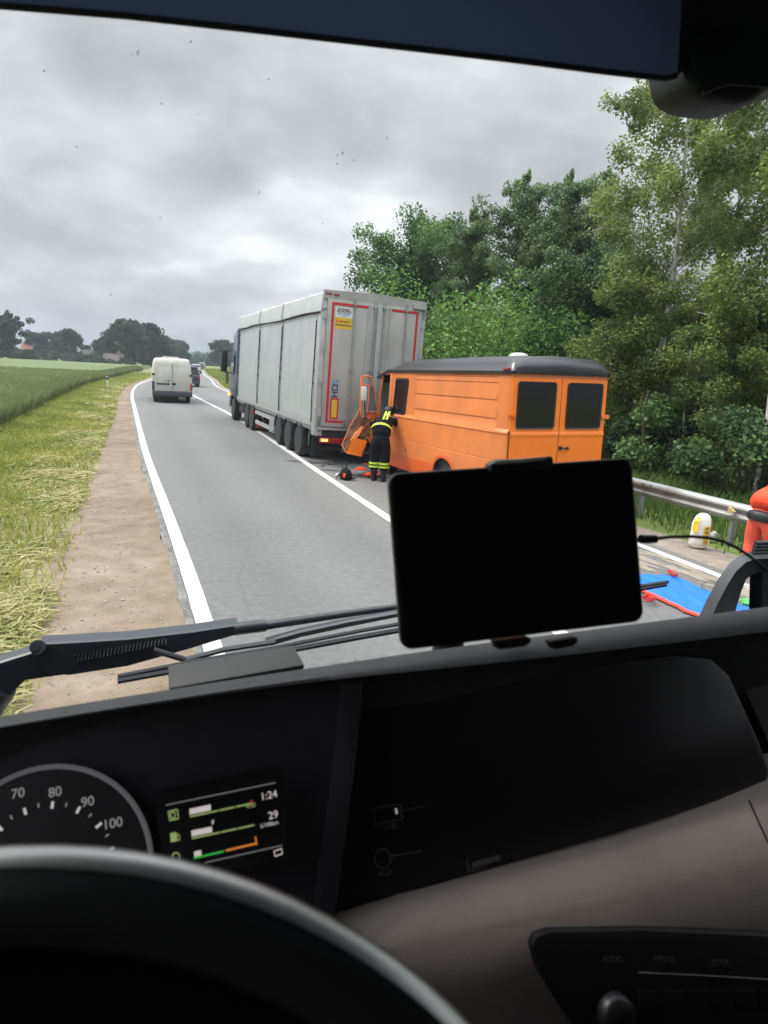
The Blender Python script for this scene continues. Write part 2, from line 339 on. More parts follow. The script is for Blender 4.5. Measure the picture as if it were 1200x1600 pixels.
# ------------------------------------------------------------------ trees and plants
M_bark = mat('bark', (.10, .085, .065), .9, var=.5, vscale=9, bump=.6, bscale=20)
M_birch = mat('birch bark', (.62, .60, .55), .8, var=.75, vscale=5, bump=.4, bscale=20)
G = leafmat
M_leaf = {
 'birch': G('birch leaves', (.10, .15, .042), (.20, .27, .07), (.34, .40, .13), .4, patch=.5),
 'maple': G('maple leaves', (.045, .095, .032), (.09, .17, .05), (.16, .26, .075), .3, patch=.5),
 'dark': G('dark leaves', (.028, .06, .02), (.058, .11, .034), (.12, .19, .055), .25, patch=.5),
 'bright': G('young leaves', (.06, .14, .03), (.12, .24, .045), (.22, .36, .08), .35, patch=.6),
 'aspen': G('aspen leaves', (.085, .14, .055), (.14, .215, .085), (.22, .30, .13), .3, patch=.5),
 'olive': G('olive leaves', (.065, .11, .025), (.14, .205, .045), (.27, .33, .085), .3, patch=.5),
 'far': G('far leaves', (.018, .038, .016), (.034, .064, .025), (.06, .10, .038), .15, patch=.15),
}
def leaves(centres, radii, per, size, droop=0.0, flat=.5, seed=0, tint_sd=.22):
    """leaf faces spread through ellipsoidal clumps; returns V, F, tint"""
    g = np.random.default_rng(seed); centres = np.asarray(centres, float); radii = np.asarray(radii, float)
    nC = len(centres); per = np.full(nC, per) if np.isscalar(per) else np.asarray(per); idx = np.repeat(np.arange(nC), per.astype(int)); n = len(idx)
    d = g.normal(size=(n, 3)); d /= np.linalg.norm(d, axis=1)[:, None]
    rr = g.random(n) ** .45
    p = centres[idx] + d * rr[:, None] * radii[idx]
    if droop: p[:, 2] -= droop * g.random(n) ** 2 * radii[idx][:, 2]
    nrm = d * .5 + g.normal(size=(n, 3)) * .6; nrm[:, 2] += flat; nrm /= np.linalg.norm(nrm, axis=1)[:, None]
    ax = np.cross(nrm, g.normal(size=(n, 3))); ax /= np.linalg.norm(ax, axis=1)[:, None] + 1e-9
    bx = np.cross(nrm, ax); s_ = size * (.6 + .8 * g.random(n))[:, None]
    V = np.stack([p - ax * s_ * .5, p - bx * s_ * .32 + nrm * s_ * .08, p + ax * s_ * .55, p + bx * s_ * .32 + nrm * s_ * .08], 1).reshape(-1, 3)
    F = np.arange(n * 4).reshape(n, 4)
    ct = g.random(nC)
    ti = .5 + (ct[idx] - .5) * .5 + g.normal(size=n) * tint_sd * .5
    return V, F, np.repeat(ti, 4)
def make_tree(seed, H, W, *A_, clear=False, **K_):
    return _make_tree(seed, H, W, *A_, clear=clear, **K_)
def _make_tree(seed, H, W, style='round', base=.25, per=260, leaf=.11, kind='maple', limbs=16, trunk_r=.13, bark=None, droop=0.0, lean=(0, 0), clump=.75, bare=0.0, clear=False):
    """(trunk mesh, crown mesh) for a tree H tall with crown half-width W"""
    g = random.Random(seed); mb = MB(); 
    def axis(z): return Vector((lean[0] * z + .12 * math.sin(z * .7 + seed) * min(1, z / 3), lean[1] * z + .12 * math.cos(z * .55 + seed) * min(1, z / 3), z))
    nz_ = 14; mb.tube([axis(H * .97 * k / nz_) for k in range(nz_ + 1)], [trunk_r * (1.25 if k == 0 else 1) * (1 - .93 * k / nz_) + .008 for k in range(nz_ + 1)], 9)
    C_, R_ = [], []
    z0 = H * base
    for k in range(limbs):
        f = (k + .5 * g.random()) / limbs; z = z0 + (H * .98 - z0) * f
        if style == 'round': wr = W * math.sqrt(max(.05, 1 - (2 * f - .85) ** 2 / 1.6)) 
        elif style == 'cone2': wr = W * (math.sin(math.pi * (.12 + .86 * f)) ** .6) * (.55 + .75 * g.random()) + .25
        elif style == 'cone': wr = W * (1 - f) ** .75 + .15
        elif style == 'tall': wr = W * (math.sin(math.pi * min(1, f * .8 + .2)) ** .7) * (.75 + .5 * g.random()) + .1
        else: wr = W * (1 - .35 * f)
        for q in range(2 if style != 'tall' else 2):
            az = g.random() * 6.283 + k * 2.4 + q * 3.14; p0 = axis(z * (.93 if z > 1 else 1)); ln = wr * (.65 + .5 * g.random()); rise = ln * (.75 if style in ('tall', 'cone2') else .45)
            tip = p0 + Vector((math.cos(az) * ln, math.sin(az) * ln, rise - droop * ln * .6))
            mid = p0.lerp(tip, .5) + Vector((0, 0, .12 * ln + droop * .2))
            rad = max(.010, trunk_r * (1 - f) * (.38 if style != 'tall' else .2))
            mb.tube([p0, mid, tip], [rad, rad * .7, .006], 5)
            ns = max(2, int(ln / clump * 1.6))
            for s_ in range(ns):
                t = (s_ + .6 + .4 * g.random()) / ns; c = (p0.lerp(mid, t * 2) if t < .5 else mid.lerp(tip, t * 2 - 1))
                if g.random() < bare: continue
                if clear and 2.8 < c.z < 9.0 and c.y < .25 and abs(c.x) < .34: continue
                rr = (1 - .45 * f * (style == 'tall')) * clump * (.55 + .6 * g.random()) * (.65 + .35 * wr / W)
                C_.append(c + Vector((g.uniform(-.3, .3), g.uniform(-.3, .3), g.uniform(-.2, .25))) * clump); R_.append((rr, rr, rr * (.78 if not droop else 1.0)))
                for tw in range(2):
                    e_ = c + Vector((g.uniform(-1, 1), g.uniform(-1, 1), g.uniform(-.4, .8) - droop)) * rr * .9; mb.tube([c, e_], [.009, .004], 3, cap=False)
    for q_ in range(5): C_.append(axis(H * (.86 + .025 * q_)) + Vector((g.uniform(-.3, .3), g.uniform(-.3, .3), 0))); R_.append((clump * .45, clump * .45, clump * .5))
    C_.append(axis(H * .97)); R_.append((clump * .22, clump * .22, clump * .6))
    V, F, ti = leaves([tuple(c) for c in C_], R_, per, leaf, droop=droop * 1.2, seed=seed)
    return mb.mesh('trunk', smooth=60), raw_mesh('crown', V, F, ti), bark or M_bark, M_leaf[kind]
def put_tree(name, label, meshes, loc, rz=0, sc_=1.0, group=None, cat='tree', szz=None):
    t = thing(name, label, cat, Matrix.Translation(Vector(loc)) @ Matrix.Rotation(R(rz), 4, 'Z') @ Matrix.Diagonal((sc_, sc_, szz or sc_, 1)), group)
    for nm, me, m in (('trunk', meshes[0], meshes[2]), ('crown', meshes[1], meshes[3])):
        if not me.materials: me.materials.append(m)
        link(nm, me, None, t)
    return t
def bush_mesh(seed, W, H, kind, n=26, per=330, leaf=.09, upright=False):
    g = random.Random(seed); mb = MB(); C_, R_ = [], []
    for k in range(n):
        az = g.random() * 6.283; r_ = math.sqrt(g.random()) * W; z = H * (.2 + .75 * g.random() * math.sqrt(max(.05, 1 - (r_ / W) ** 2 * .75)))
        c = Vector((math.cos(az) * r_, math.sin(az) * r_, z)); mb.tube([(c.x * .25, c.y * .25, 0), (c.x * .6, c.y * .6, z * .6), tuple(c)], [.035, .022, .008], 5)
        rr = W * (.24 + .16 * g.random()); C_.append(tuple(c)); R_.append((rr, rr, rr * (1.25 if upright else .75)))
    V, F, ti = leaves(C_, R_, per, leaf, seed=seed)
    V = V[:, :]; V[:, 2] = np.maximum(V[:, 2], .02)
    return mb.mesh('trunk', smooth=60), raw_mesh('crown', V, F, ti), M_bark, M_leaf[kind]
def gz(x, Y):    # ground point seen in picture column x at distance Y
    r = ray(x, 650); r = r * (Y / r[1]); return (EYE[0] + r[0], Y, -.05)

# tall birch with a white trunk and its neighbours
birch1 = make_tree(11, 12.0, 2.1, 'tall', base=.36, per=170, leaf=.08, kind='birch', limbs=28, trunk_r=.085, bark=M_birch, droop=.45, lean=(-.004, 0), clump=.46, bare=.14, clear=True)
put_tree('birch_tree', 'tall birch with white trunk rising above the orange van', birch1, gz(1020, 18.0), 8, 1.0)
birch2 = make_tree(12, 11.2, 2.3, 'tall', base=.22, per=190, leaf=.08, kind='birch', limbs=26, trunk_r=.09, bark=M_birch, droop=.5, clump=.48, bare=.15)
put_tree('birch_tree', 'drooping birch just right of the tall white trunk', birch2, gz(1098, 20.0), 140, .93)
birch3 = make_tree(13, 10.5, 2.5, 'round', base=.28, per=190, leaf=.09, kind='olive', limbs=20, trunk_r=.12, bark=M_birch, droop=.25, clump=.6, bare=.12)
put_tree('birch_tree', 'leafy tree leaning in at the right edge under the sensor housing', birch3, gz(1205, 14.8), 60, .98)
aspen = make_tree(21, 12.0, 1.9, 'cone2', base=.25, per=150, leaf=.12, kind='aspen', limbs=30, trunk_r=.10, clump=.50, bare=.1)
aspen2 = make_tree(23, 12.0, 2.0, 'cone2', base=.22, per=150, leaf=.12, kind='aspen', limbs=32, trunk_r=.10, clump=.52, bare=.15)
for x, Y, s_, sz, lb, me in ((722, 33, .86, .82, 'slender grey-green tree beside the round crown behind the truck', aspen), (792, 31, .90, .91, 'pointed grey-green tree, tallest above the bright bushes', aspen2),
                         (858, 30, .88, .90, 'grey-green tree with a ragged top left of the birch', aspen), (912, 29, .90, .88, 'grey-green tree half hidden behind the tall birch', aspen2)):
    put_tree('tree', lb, me, gz(x, Y), x * 7 % 360, s_, szz=sz)
maple = make_tree(31, 10.0, 3.5, 'round', base=.22, per=300, leaf=.15, kind='maple', limbs=20, trunk_r=.2, clump=1.0)
put_tree('tree', 'broad round-crowned tree directly behind the grey trailer', maple, gz(640, 37), 10, 1.0)
maple2 = make_tree(32, 8.0, 2.6, 'round', base=.15, per=330, leaf=.13, kind='dark', limbs=18, trunk_r=.16, clump=.85)
put_tree('tree', 'dark maple between the bright bushes and the birch', maple2, gz(905, 23.5), 80, .80)
put_tree('tree', 'mid green tree filling the gap above the bright bushes', maple2, gz(790, 30), 200, .74)
mapleO = make_tree(33, 8.0, 2.4, 'round', base=.08, per=330, leaf=.11, kind='olive', limbs=20, trunk_r=.12, clump=.75)
put_tree('tree', 'yellow-green young tree beside the right corner of the orange van', mapleO, gz(985, 17.2), 30, .62)
put_tree('tree', 'low yellow-green tree behind the rail at the foot of the birches', mapleO, gz(1150, 14.6), 150, .55)
put_tree('tree', 'olive green tree behind the drooping birch', mapleO, gz(1085, 22.5), 250, .66)
# bushes
bb = [bush_mesh(41, 1.7, 2.9, 'bright', n=34, per=620, leaf=.068, upright=True), bush_mesh(42, 1.6, 2.5, 'bright', n=34, per=520, leaf=.068), bush_mesh(43, 1.6, 2.4, 'maple', leaf=.11), bush_mesh(44, 1.5, 2.1, 'dark', leaf=.10), bush_mesh(45, 1.5, 2.2, 'olive', leaf=.10)]
BL = [(705, 27, 0, 2.0, 'bright green bush showing between the trailer corner and the van roof', 2.0), (768, 24.5, 0, 1.9, 'large bright green bush with upright shoots above the van roof', 1.85), (838, 23, 1, 1.7, 'bright green bush above the rear of the van roof', 1.75),
      (660, 31, 2, 1.5, 'mid green bush just above the right edge of the trailer', 1.4), (895, 20.5, 2, 1.25, 'dark green bush above the van roof vent', 1.15), (955, 20, 4, 1.3, 'yellowish bush above the rear right corner of the van', 1.3),
      (1050, 16.6, 3, 1.0, 'dark bush behind the rail at the foot of the white trunk', .9), (1110, 15.6, 2, 1.0, 'mid green bush behind the crash barrier near the worker', .95), (1190, 13.4, 3, .95, 'dark bush behind the orange-clad worker', .95), (990, 19.5, 3, 1.1, 'dark bush beside the van behind the crash barrier', 1.1)]
for k, (x, Y, mi, s_, lb, sz) in enumerate(BL): put_tree('bush', lb, bb[mi], gz(x, Y), k * 67, s_, cat='bush', szz=sz)
ORD = 'first second third fourth fifth sixth seventh eighth ninth tenth eleventh twelfth thirteenth fourteenth fifteenth sixteenth seventeenth'.split()
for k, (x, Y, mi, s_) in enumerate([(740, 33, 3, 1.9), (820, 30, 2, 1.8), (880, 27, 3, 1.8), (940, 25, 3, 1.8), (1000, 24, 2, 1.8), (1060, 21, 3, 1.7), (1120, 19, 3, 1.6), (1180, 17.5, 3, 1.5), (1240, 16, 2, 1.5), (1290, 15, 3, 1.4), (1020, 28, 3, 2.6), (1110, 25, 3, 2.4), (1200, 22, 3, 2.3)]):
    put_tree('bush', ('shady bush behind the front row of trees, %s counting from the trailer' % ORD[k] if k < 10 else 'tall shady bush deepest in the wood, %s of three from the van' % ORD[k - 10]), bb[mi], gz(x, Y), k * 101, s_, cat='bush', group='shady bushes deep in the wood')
# small white stems in the wood
for k, (x, Y, h, r_) in enumerate([(1068, 15.8, 3.4, .03), (1084, 16.5, 3, .025), (1196, 13, 5, .05), (1010, 15.6, 2.2, .06), (1046, 17, 3.2, .04)]):
    o = gz(x, Y); mb = MB(); mb.tube([(o[0] + .06 * math.sin(q), o[1], -.05 + h * q / 6) for q in range(7)], [r_ * (1 - .1 * q) for q in range(7)], 7)
    tag(mb.build('sapling', M_birch if k != 3 else M_bark, smooth=60), ('thin pale stem just right of the tall birch foot', 'short pale stem, second right of the tall birch foot', 'pale bare stem behind the orange-clad worker', 'thick brown stump-like stem behind the barrier nearest the van', 'thin pale stem between the brown stem and the tall birch foot')[k], 'tree', 'thin stems behind the barrier')
# far trees
far1 = make_tree(51, 11, 5.0, 'round', base=.06, per=200, leaf=.55, kind='far', limbs=20, trunk_r=.3, clump=1.7)
far2 = make_tree(52, 10, 4.0, 'round', base=.12, per=150, leaf=.55, kind='far', limbs=18, trunk_r=.25, clump=1.5, bare=.12)
far3 = make_tree(53, 12, 3.6, 'tall', base=.18, per=150, leaf=.5, kind='far', limbs=20, trunk_r=.25, clump=1.4, bare=.18)
far_list = [(22, 150, far3, .85, 'lone tall tree with open crown at the far left field edge'), (8, 165, far1, .58, 'dark tree touching the left picture edge beyond the field'), (66, 185, far1, .62, 'round tree first in the low row left of the farm'),
    (92, 190, far2, .72, 'round tree second in the low row left of the farm'), (113, 180, far2, .80, 'tallest of the low row of trees left of the farm'), (137, 190, far1, .40, 'small tree between the low row and the farm roofs'),
    (165, 175, far2, .64, 'small tree beside the farm roof left of the big dark clump'), (188, 165, far1, .72, 'left tree of the big dark clump behind the white van'), (207, 160, far2, 1.0, 'tallest tree in the middle of the big dark clump'), (226, 162, far1, .86, 'broad tree in the big dark clump above the white van'),
    (246, 165, far1, .66, 'right tree of the big dark clump above the white van'), (257, 185, far2, .78, 'tree at the right foot of the big dark clump'), (279, 205, far2, .74, 'small separate tree right of the dark clump'), (270, 215, far1, .52, 'low tree behind the white van roof'),
    (345, 205, far2, .80, 'tree standing alone by the mirror of the truck'), (358, 215, far1, .60, 'low tree partly behind the truck mirror'), (372, 225, far1, .7, 'tree hidden mostly behind the truck cab')]
for k, (x, Y, me, s_, lb) in enumerate(far_list): put_tree('tree', lb, me, gz(x, Y), k * 77, s_)
farb = bush_mesh(55, 3.2, 3.2, 'far', n=22, per=110, leaf=.4)
for k, (x, Y, s_) in enumerate([(4, 150, 0.9), (30, 160, 0.8), (44, 158, 0.75), (48, 150, 0.75), (58, 165, 0.7), (76, 160, 0.8), (96, 165, 0.75), (112, 162, 0.6), (128, 165, 0.7), (134, 152, 0.6), (146, 168, 0.75), (150, 150, 0.6), (165, 160, 0.6), (166, 150, 0.55), (198, 153, 0.6), (232, 165, 0.7), (262, 190, 0.7)]):
    put_tree('bush', 'low dark bush in the far hedge line along the field edge, %s from the left' % ORD[k], farb, gz(x, Y), k * 51, s_, cat='bush', group='bushes along the far field edge')
Vs, Fs, Ts = leaves([(gz(x, 0)[0] * 0 + gz(x, 300 + 12 * math.sin(x))[0], 300 + 12 * math.sin(x), 2.2 + 1.3 * math.sin(x * .35)) for x in np.arange(255, 420, 2.2)], [(2.6, 4, 2.6)] * 75, 260, .8, seed=9)
tag(link('distant_woods', raw_mesh('distant_woods', Vs, Fs, Ts), M_leaf['far']), kind='stuff')

# ------------------------------------------------------------------ grass and crops
def blades(name, px, py, pz, h, wd, lean, mt, tint, seed=1, kink=.5):
    g = np.random.default_rng(seed); n = len(px); a = g.random(n) * 2 * np.pi; b = g.random(n) * 2 * np.pi
    dx, dy = np.cos(a) * wd / 2, np.sin(a) * wd / 2; lx, ly = np.cos(b) * lean * h, np.sin(b) * lean * h
    z1 = h * np.sqrt(np.maximum(.05, 1 - lean ** 2 * .5)); o = np.zeros(n)
    A = np.stack([px - dx, py - dy, pz], 1); B = np.stack([px + dx, py + dy, pz], 1)
    C = np.stack([px + dx * .8 + lx * kink * .6, py + dy * .8 + ly * kink * .6, pz + z1 * .6], 1); D = np.stack([px - dx * .8 + lx * kink * .6, py - dy * .8 + ly * kink * .6, pz + z1 * .6], 1)
    E_ = np.stack([px + lx + dx * .15, py + ly + dy * .15, pz + z1 * (1 - .25 * lean)], 1); F_ = np.stack([px + lx - dx * .15, py + ly - dy * .15, pz + z1 * (1 - .25 * lean)], 1)
    V = np.stack([A, B, C, D, E_, F_], 1).reshape(-1, 3); k = np.arange(n) * 6
    F = np.concatenate([np.stack([k, k + 1, k + 2, k + 3], 1), np.stack([k + 3, k + 2, k + 4, k + 5], 1)])
    return link(name, raw_mesh(name, V, F, np.repeat(tint, 6)), mt)
M_grass = leafmat('verge grass', (.12, .17, .03), (.25, .29, .05), (.46, .44, .13), .35, patch=.55)
M_hay = leafmat('mown hay', (.17, .22, .05), (.32, .31, .12), (.52, .44, .25), .25, patch=1.1)
M_crop = leafmat('crop', (.11, .16, .055), (.17, .215, .08), (.26, .29, .13), .3, patch=.12)
M_grass_r = leafmat('rank grass', (.05, .10, .02), (.10, .17, .035), (.21, .27, .07), .35, patch=.7)
def scatter(n, s0, s1, o0, o1, seed, dens=1.6):
    g = np.random.default_rng(seed); s_ = s0 + (s1 - s0) * g.random(n) ** dens
    lo = o0(s_) if callable(o0) else o0; hi = o1(s_) if callable(o1) else o1
    off = lo + (hi - lo) * g.random(n); x, y = P(s_, off); return s_, off, x, y, g
# left verge
s_, off, x, y, g = scatter(130000, 11, 120, -8.4, lambda q: gw(q) + .1, 3, 1.8)
edge = (off - gw(s_)); keep = (g.random(len(s_)) < np.clip(.22 - edge * .9, .05, 1)); s_, off, x, y = s_[keep], off[keep], x[keep], y[keep]; edge = edge[keep]; g = np.random.default_rng(5); n = len(s_)
dist = s_ - 10
h = (.06 + .10 * g.random(n)) * (1 + .7 * np.clip((-edge - 1.2) / 2, 0, 1)); wd = .006 + .0011 * dist
tag(blades('verge_grass', x, y, np.full(n, -.05), h, wd, .3 + .6 * g.random(n), M_grass, .32 + .25 * g.random(n) + .15 * np.clip(1 + edge / 2, 0, 1), 6), kind='stuff')
# mown hay lying along the gravel
s_, off, x, y, g = scatter(110000, 11, 75, -7.4, lambda q: gw(q) - .0, 8, 1.8); n = len(s_)
sw = np.sin(s_ * .9 + off * 1.7) + np.sin(s_ * 2.3 - off * 2.1) * .7 + g.normal(size=n) * .5; keep = (sw > .05) & (g.random(n) < np.clip(1.15 - np.abs(off - gw(s_) + .45) * 1.25, .015, 1)); s_, off, x, y, sw = [q[keep] for q in (s_, off, x, y, sw)]; n = len(s_)
def lying(name, x, y, z, ln, wd, mt, tint, seed, main=1.9):
    g = np.random.default_rng(seed); n = len(x); a = main + g.normal(size=n) * .8; rows = []
    for k in range(4):
        t = k / 3 - .5; aa = a + (t * g.normal(size=n)) * .9; rows.append((x + np.cos(aa) * ln * t, y + np.sin(aa) * ln * t, z + (.25 - t * t) * ln * .35 * g.random(n)))
    nx_, ny_ = -np.sin(a) * wd / 2, np.cos(a) * wd / 2; V = []
    for k, (X, Y_, Z) in enumerate(rows): f = 1 if 0 < k < 3 else .5; V += [np.stack([X - nx_ * f, Y_ - ny_ * f, Z], 1), np.stack([X + nx_ * f, Y_ + ny_ * f, Z + wd * .4], 1)]
    V = np.stack(V, 1).reshape(-1, 3); k = np.arange(n) * 8; F = np.concatenate([np.stack([k + 2 * q, k + 2 * q + 1, k + 2 * q + 3, k + 2 * q + 2], 1) for q in range(3)])
    return link(name, raw_mesh(name, V, F, np.repeat(tint, 8)), mt)
g = np.random.default_rng(15)
tag(lying('mown_grass', x, y, -.035 + .05 * np.clip(sw, 0, 1.6) * g.random(n), .18 + .22 * g.random(n), .006 + .0009 * (s_ - 10), M_hay, .25 + .5 * g.random(n), 16), kind='stuff')
# crop field
_fo = tab([0, 35, 47, 74, 150, 262], [7.7, 7.78, 7.65, 6.7, 6.9, 7]); fo = lambda q: -_fo(q)
s_, off, x, y, g = scatter(70000, 13, 140, lambda q: fo(q) - .8 - q * .006, fo, 21, 1.7); n = len(s_)
s2_, o2_, x2_, y2_, g2_ = scatter(60000, 13, 90, lambda q: fo(q) - 4 - q * .12, lambda q: fo(q) - .3, 27, 1.8); n2_ = len(s2_)
tag(blades('crop_tips', x2_, y2_, np.full(n2_, .56), .06 + .12 * g2_.random(n2_), .012 + .0016 * (s2_ - 10), .2 + .5 * g2_.random(n2_), M_crop, .4 + .35 * g2_.random(n2_), 28), kind='stuff')
tag(blades('crops', x, y, np.full(n, -.03), (.50 + .34 * g.random(n) ** 1.5), .012 + .0016 * (s_ - 10), .1 + .3 * g.random(n), M_crop, .35 + .3 * g.random(n), 22), kind='stuff')
M_field = ground_mat('crop field', [(.36, (.085, .115, .045)), (.5, (.112, .145, .060)), (.64, (.145, .175, .08))], scale=.03, mid=.5, fine=7, bump=1, w1=.4, w2=.25)
strip('crop_field', [-220, -80, -40, -20, -12, lambda q: fo(q) - .6, lambda q: fo(q) - .3], [.62, .62, .62, .62, .60, .52, -.04], M_field, s0=3, s1=164, step=1, jitter=[0, 0, 0, .2, .1, .08, .05])
# right verge grass
s_, off, x, y, g = scatter(70000, 7, 55, 4.25, 9.0, 31, 1.7); n = len(s_)
keep = g.random(n) < np.clip((off - 4.2) * .8, .08, 1); s_, off, x, y = [q[keep] for q in (s_, off, x, y)]; n = len(s_)
tag(blades('rank_grass', x, y, np.full(n, -.05), (.10 + .38 * np.clip((off - 4.3) / 1.2, 0, 1)) * (.5 + .8 * g.random(n)), .007 + .0012 * (s_ - 8), .15 + .5 * g.random(n), M_grass_r, .3 + .35 * g.random(n), 32, ), kind='stuff')
s_, off, x, y, g = scatter(40000, 45, 200, 4.0, 30, 33, 1.3); n = len(s_)
tag(blades('meadow_grass', x, y, np.full(n, -.08), .12 + .25 * g.random(n), .03 + .0016 * (s_ - 10), .2 + .5 * g.random(n), M_grass, .2 + .3 * g.random(n), 34), kind='stuff')
# loose stones on the shoulder
M_stone = mat('stone', (.42, .36, .30), .9, var=.5, vscale=3)
s_, off, x, y, g = scatter(2600, 11, 45, gw, lambda q: lo_(q) - .30, 41, 1.8); n = len(s_); sz = .005 + .012 * g.random(n) ** 3
oc = np.array([(1, 0, 0), (0, 1, 0), (-1, 0, 0), (0, -1, 0), (0, 0, .7), (0, 0, -.5)]); jit = 1 + .35 * g.normal(size=(n, 6, 1))
Vv = (oc[None] * sz[:, None, None] * jit + np.stack([x, y, np.full(n, -.026)], 1)[:, None]).reshape(-1, 3); k = (np.arange(n) * 6)[:, None]
tri = np.array([(0, 1, 4), (1, 2, 4), (2, 3, 4), (3, 0, 4), (1, 0, 5), (2, 1, 5), (3, 2, 5), (0, 3, 5)])
tag(link('gravel', raw_mesh('gravel', Vv, (k[:, None] + tri[None]).reshape(-1, 3)), M_stone), kind='stuff')

# ------------------------------------------------------------------ vehicle materials
M_alu = mat('brushed panels', (.50, .525, .54), .33, .35, var=.12, vscale=1.3, bump=.04, bscale=3)
M_door = mat('trailer door paint', (.38, .38, .37), .5, .1, var=.25, vscale=1.1, col2=(.30, .29, .275))
M_frame = mat('aluminium frame', (.46, .47, .47), .4, .4, var=.15, vscale=4)
M_steel = mat('galvanised steel', (.42, .43, .44), .42, .7, var=.3, vscale=6)
M_tarp_g = mat('grey tarpaulin', (.47, .49, .50), .6, var=.15, vscale=3, bump=.15, bscale=5)
M_dark = mat('dark chassis', (.022, .024, .027), .65, var=.4, vscale=6)
M_rubber = mat('tyre rubber', (.030, .030, .031), .85, var=.4, vscale=12, bump=.2, bscale=50)
M_rim = mat('dusty rim', (.30, .29, .27), .6, .3, var=.35, vscale=9)
M_red = mat('red reflective tape', (.50, .022, .035), .4, var=.12, vscale=9)
M_yel = mat('yellow reflective', (.66, .43, .03), .45, var=.1, vscale=9)
M_redlamp = mat('red lamp glass', (.28, .015, .02), .2, coat=.5)
M_white = mat('white sticker', (.66, .67, .67), .5)
M_navy = mat('navy lettering', (.015, .035, .13), .5)
M_sky = mat('sky blue lettering', (.10, .33, .62), .5)
M_black = mat('black plastic', (.013, .013, .014), .5)
M_amber_on = mat('lit amber lamp', (.9, .3, .03), .3, emit=(1, .42, .09), estr=2.2)
M_red_on = mat('lit red lamp', (.9, .05, .03), .3, emit=(1, .10, .05), estr=1.3)
M_blue_cab = mat('dark blue cab paint', (.020, .036, .075), .3, coat=.4, var=.2, vscale=2)
M_orange = mat('faded orange paint with sky sheen', (.78, .215, .048), .42, var=.16, vscale=1.6, col2=(.66, .19, .055), spec=.5, coat=.12)  # chalky fade plus grazing sky sheen, both put into the van side colour
M_orange_d = mat('deep orange paint', (.88, .205, .016), .38, var=.08, vscale=2, coat=.15)
M_orange_r = mat('repainted orange-red sill', (.72, .115, .018), .4, var=.1, vscale=3, coat=.2)
M_roofblk = mat('black plastic roof', (.024, .025, .031), .30, var=.25, vscale=2, coat=.15)
M_glass = mat('dark window glass', (.008, .007, .008), .08, spec=.28)
M_glassg = mat('greenish glass', (.16, .24, .21), .25)
M_seal = mat('window rubber', (.02, .02, .021), .7)
M_rust = mat('bare torn inner metal', (.075, .042, .028), .7, .2, var=.6, vscale=14, col2=(.26, .10, .035), bump=.4, bscale=20)

def wheel(parent, u, v, r, wd, rim_r, side=-1, name='wheel'):
    """wheel whose outer face looks to -u (side=-1); tyre and rim are its sub-parts"""
    o = bpy.data.objects.new(name, None); COL.objects.link(o); o.parent = parent
    m = MB().lathe([(rim_r, side * wd * .5), (r * .90, side * wd * .5), (r * .985, side * wd * .34), (r, side * wd * .1), (r, -side * wd * .1), (r * .985, -side * wd * .34), (r * .90, -side * wd * .5), (rim_r, -side * wd * .5)], 32, (u, v, r), 'X')
    m.build('tyre', M_rubber, o, smooth=35)
    q = MB().lathe([(rim_r, side * wd * .5 - side * .012), (rim_r * .93, side * wd * .46), (rim_r * .80, side * wd * .22), (rim_r * .5, side * wd * .20), (rim_r * .42, side * wd * .36), (rim_r * .26, side * wd * .40)], 24, (u, v, r), 'X')
    for k in range(8):
        a = k * math.pi / 4; q.lathe([(.014, 0), (.012, side * .03)], 6, (u + side * wd * .21, v + math.cos(a) * rim_r * .60, r + math.sin(a) * rim_r * .60), 'X')
    q.build('rim', M_rim, o, smooth=30); return o

# ------------------------------------------------------------------ articulated lorry
LT = frame((-1.72, 16.0, 0), 21.5, 1.7)
lorry = thing('articulated_lorry', 'dark blue lorry with tall silver grey box trailer stopped ahead of the orange van', 'lorry', LT)
TL, TW, TB, TT = 11.55, 2.52, .88, 4.0
body = MB()
body.box((.02, .03, .86), (TW - .02, TL, 3.52)); body.build('trailer_body', M_alu, lorry, bevel=.01)
# ribbed lower rail
MB().prism([(-.012, 0, 1.06), (-.012, 0, .90), (.05, 0, .78), (.10, 0, .78), (.10, 0, 1.06)], (0, TL, 0)).build('floor_rail', M_frame, lorry)
for v0, v1 in ((.42, 3.93), (4.03, 7.25), (7.35, 11.2)):
    rows = []
    for i_, v in enumerate(np.linspace(v0, v1, 14)):
        t = (v - v0) / (v1 - v0); rows.append([(-.012 - .020 * math.sin(math.pi * t) * math.sin(math.pi * (z - 1.05) / 2.4) * .6 - (.002 * math.sin(9 * t + z * 3)) , v, z) for z in np.linspace(1.06, 3.49, 16)])
    MB().loft(rows).build('side_panel', M_alu, lorry, smooth=True)
for v in (.38, 3.98, 7.30, 11.28):
    q = MB(); q.box((-.03, v - .035, 1.0), (-.005, v + .035, 3.49))
    q.build('side_post', M_frame if v < 1 or v > 11 else M_frame, lorry)
    q = MB(); 
    for z in np.linspace(1.9, 3.3, 6): q.box((-.045, v - .07, z - .025), (-.02, v - .03, z + .025))
    q.tube([(-.04, v - .045, 1.0), (-.055, v - .05, 1.6), (-.04, v - .045, 3.3)], .012, 5)
    q.build('post_latch', M_dark, lorry)
# rear corner post
MB().box((-.035, 0, .70), (.16, .30, 3.60)).build('corner_post', M_frame, lorry, bevel=.012)
MB().box((TW - .16, 0, .70), (TW + .03, .30, 3.98)).build('corner_post', M_frame, lorry, bevel=.012)
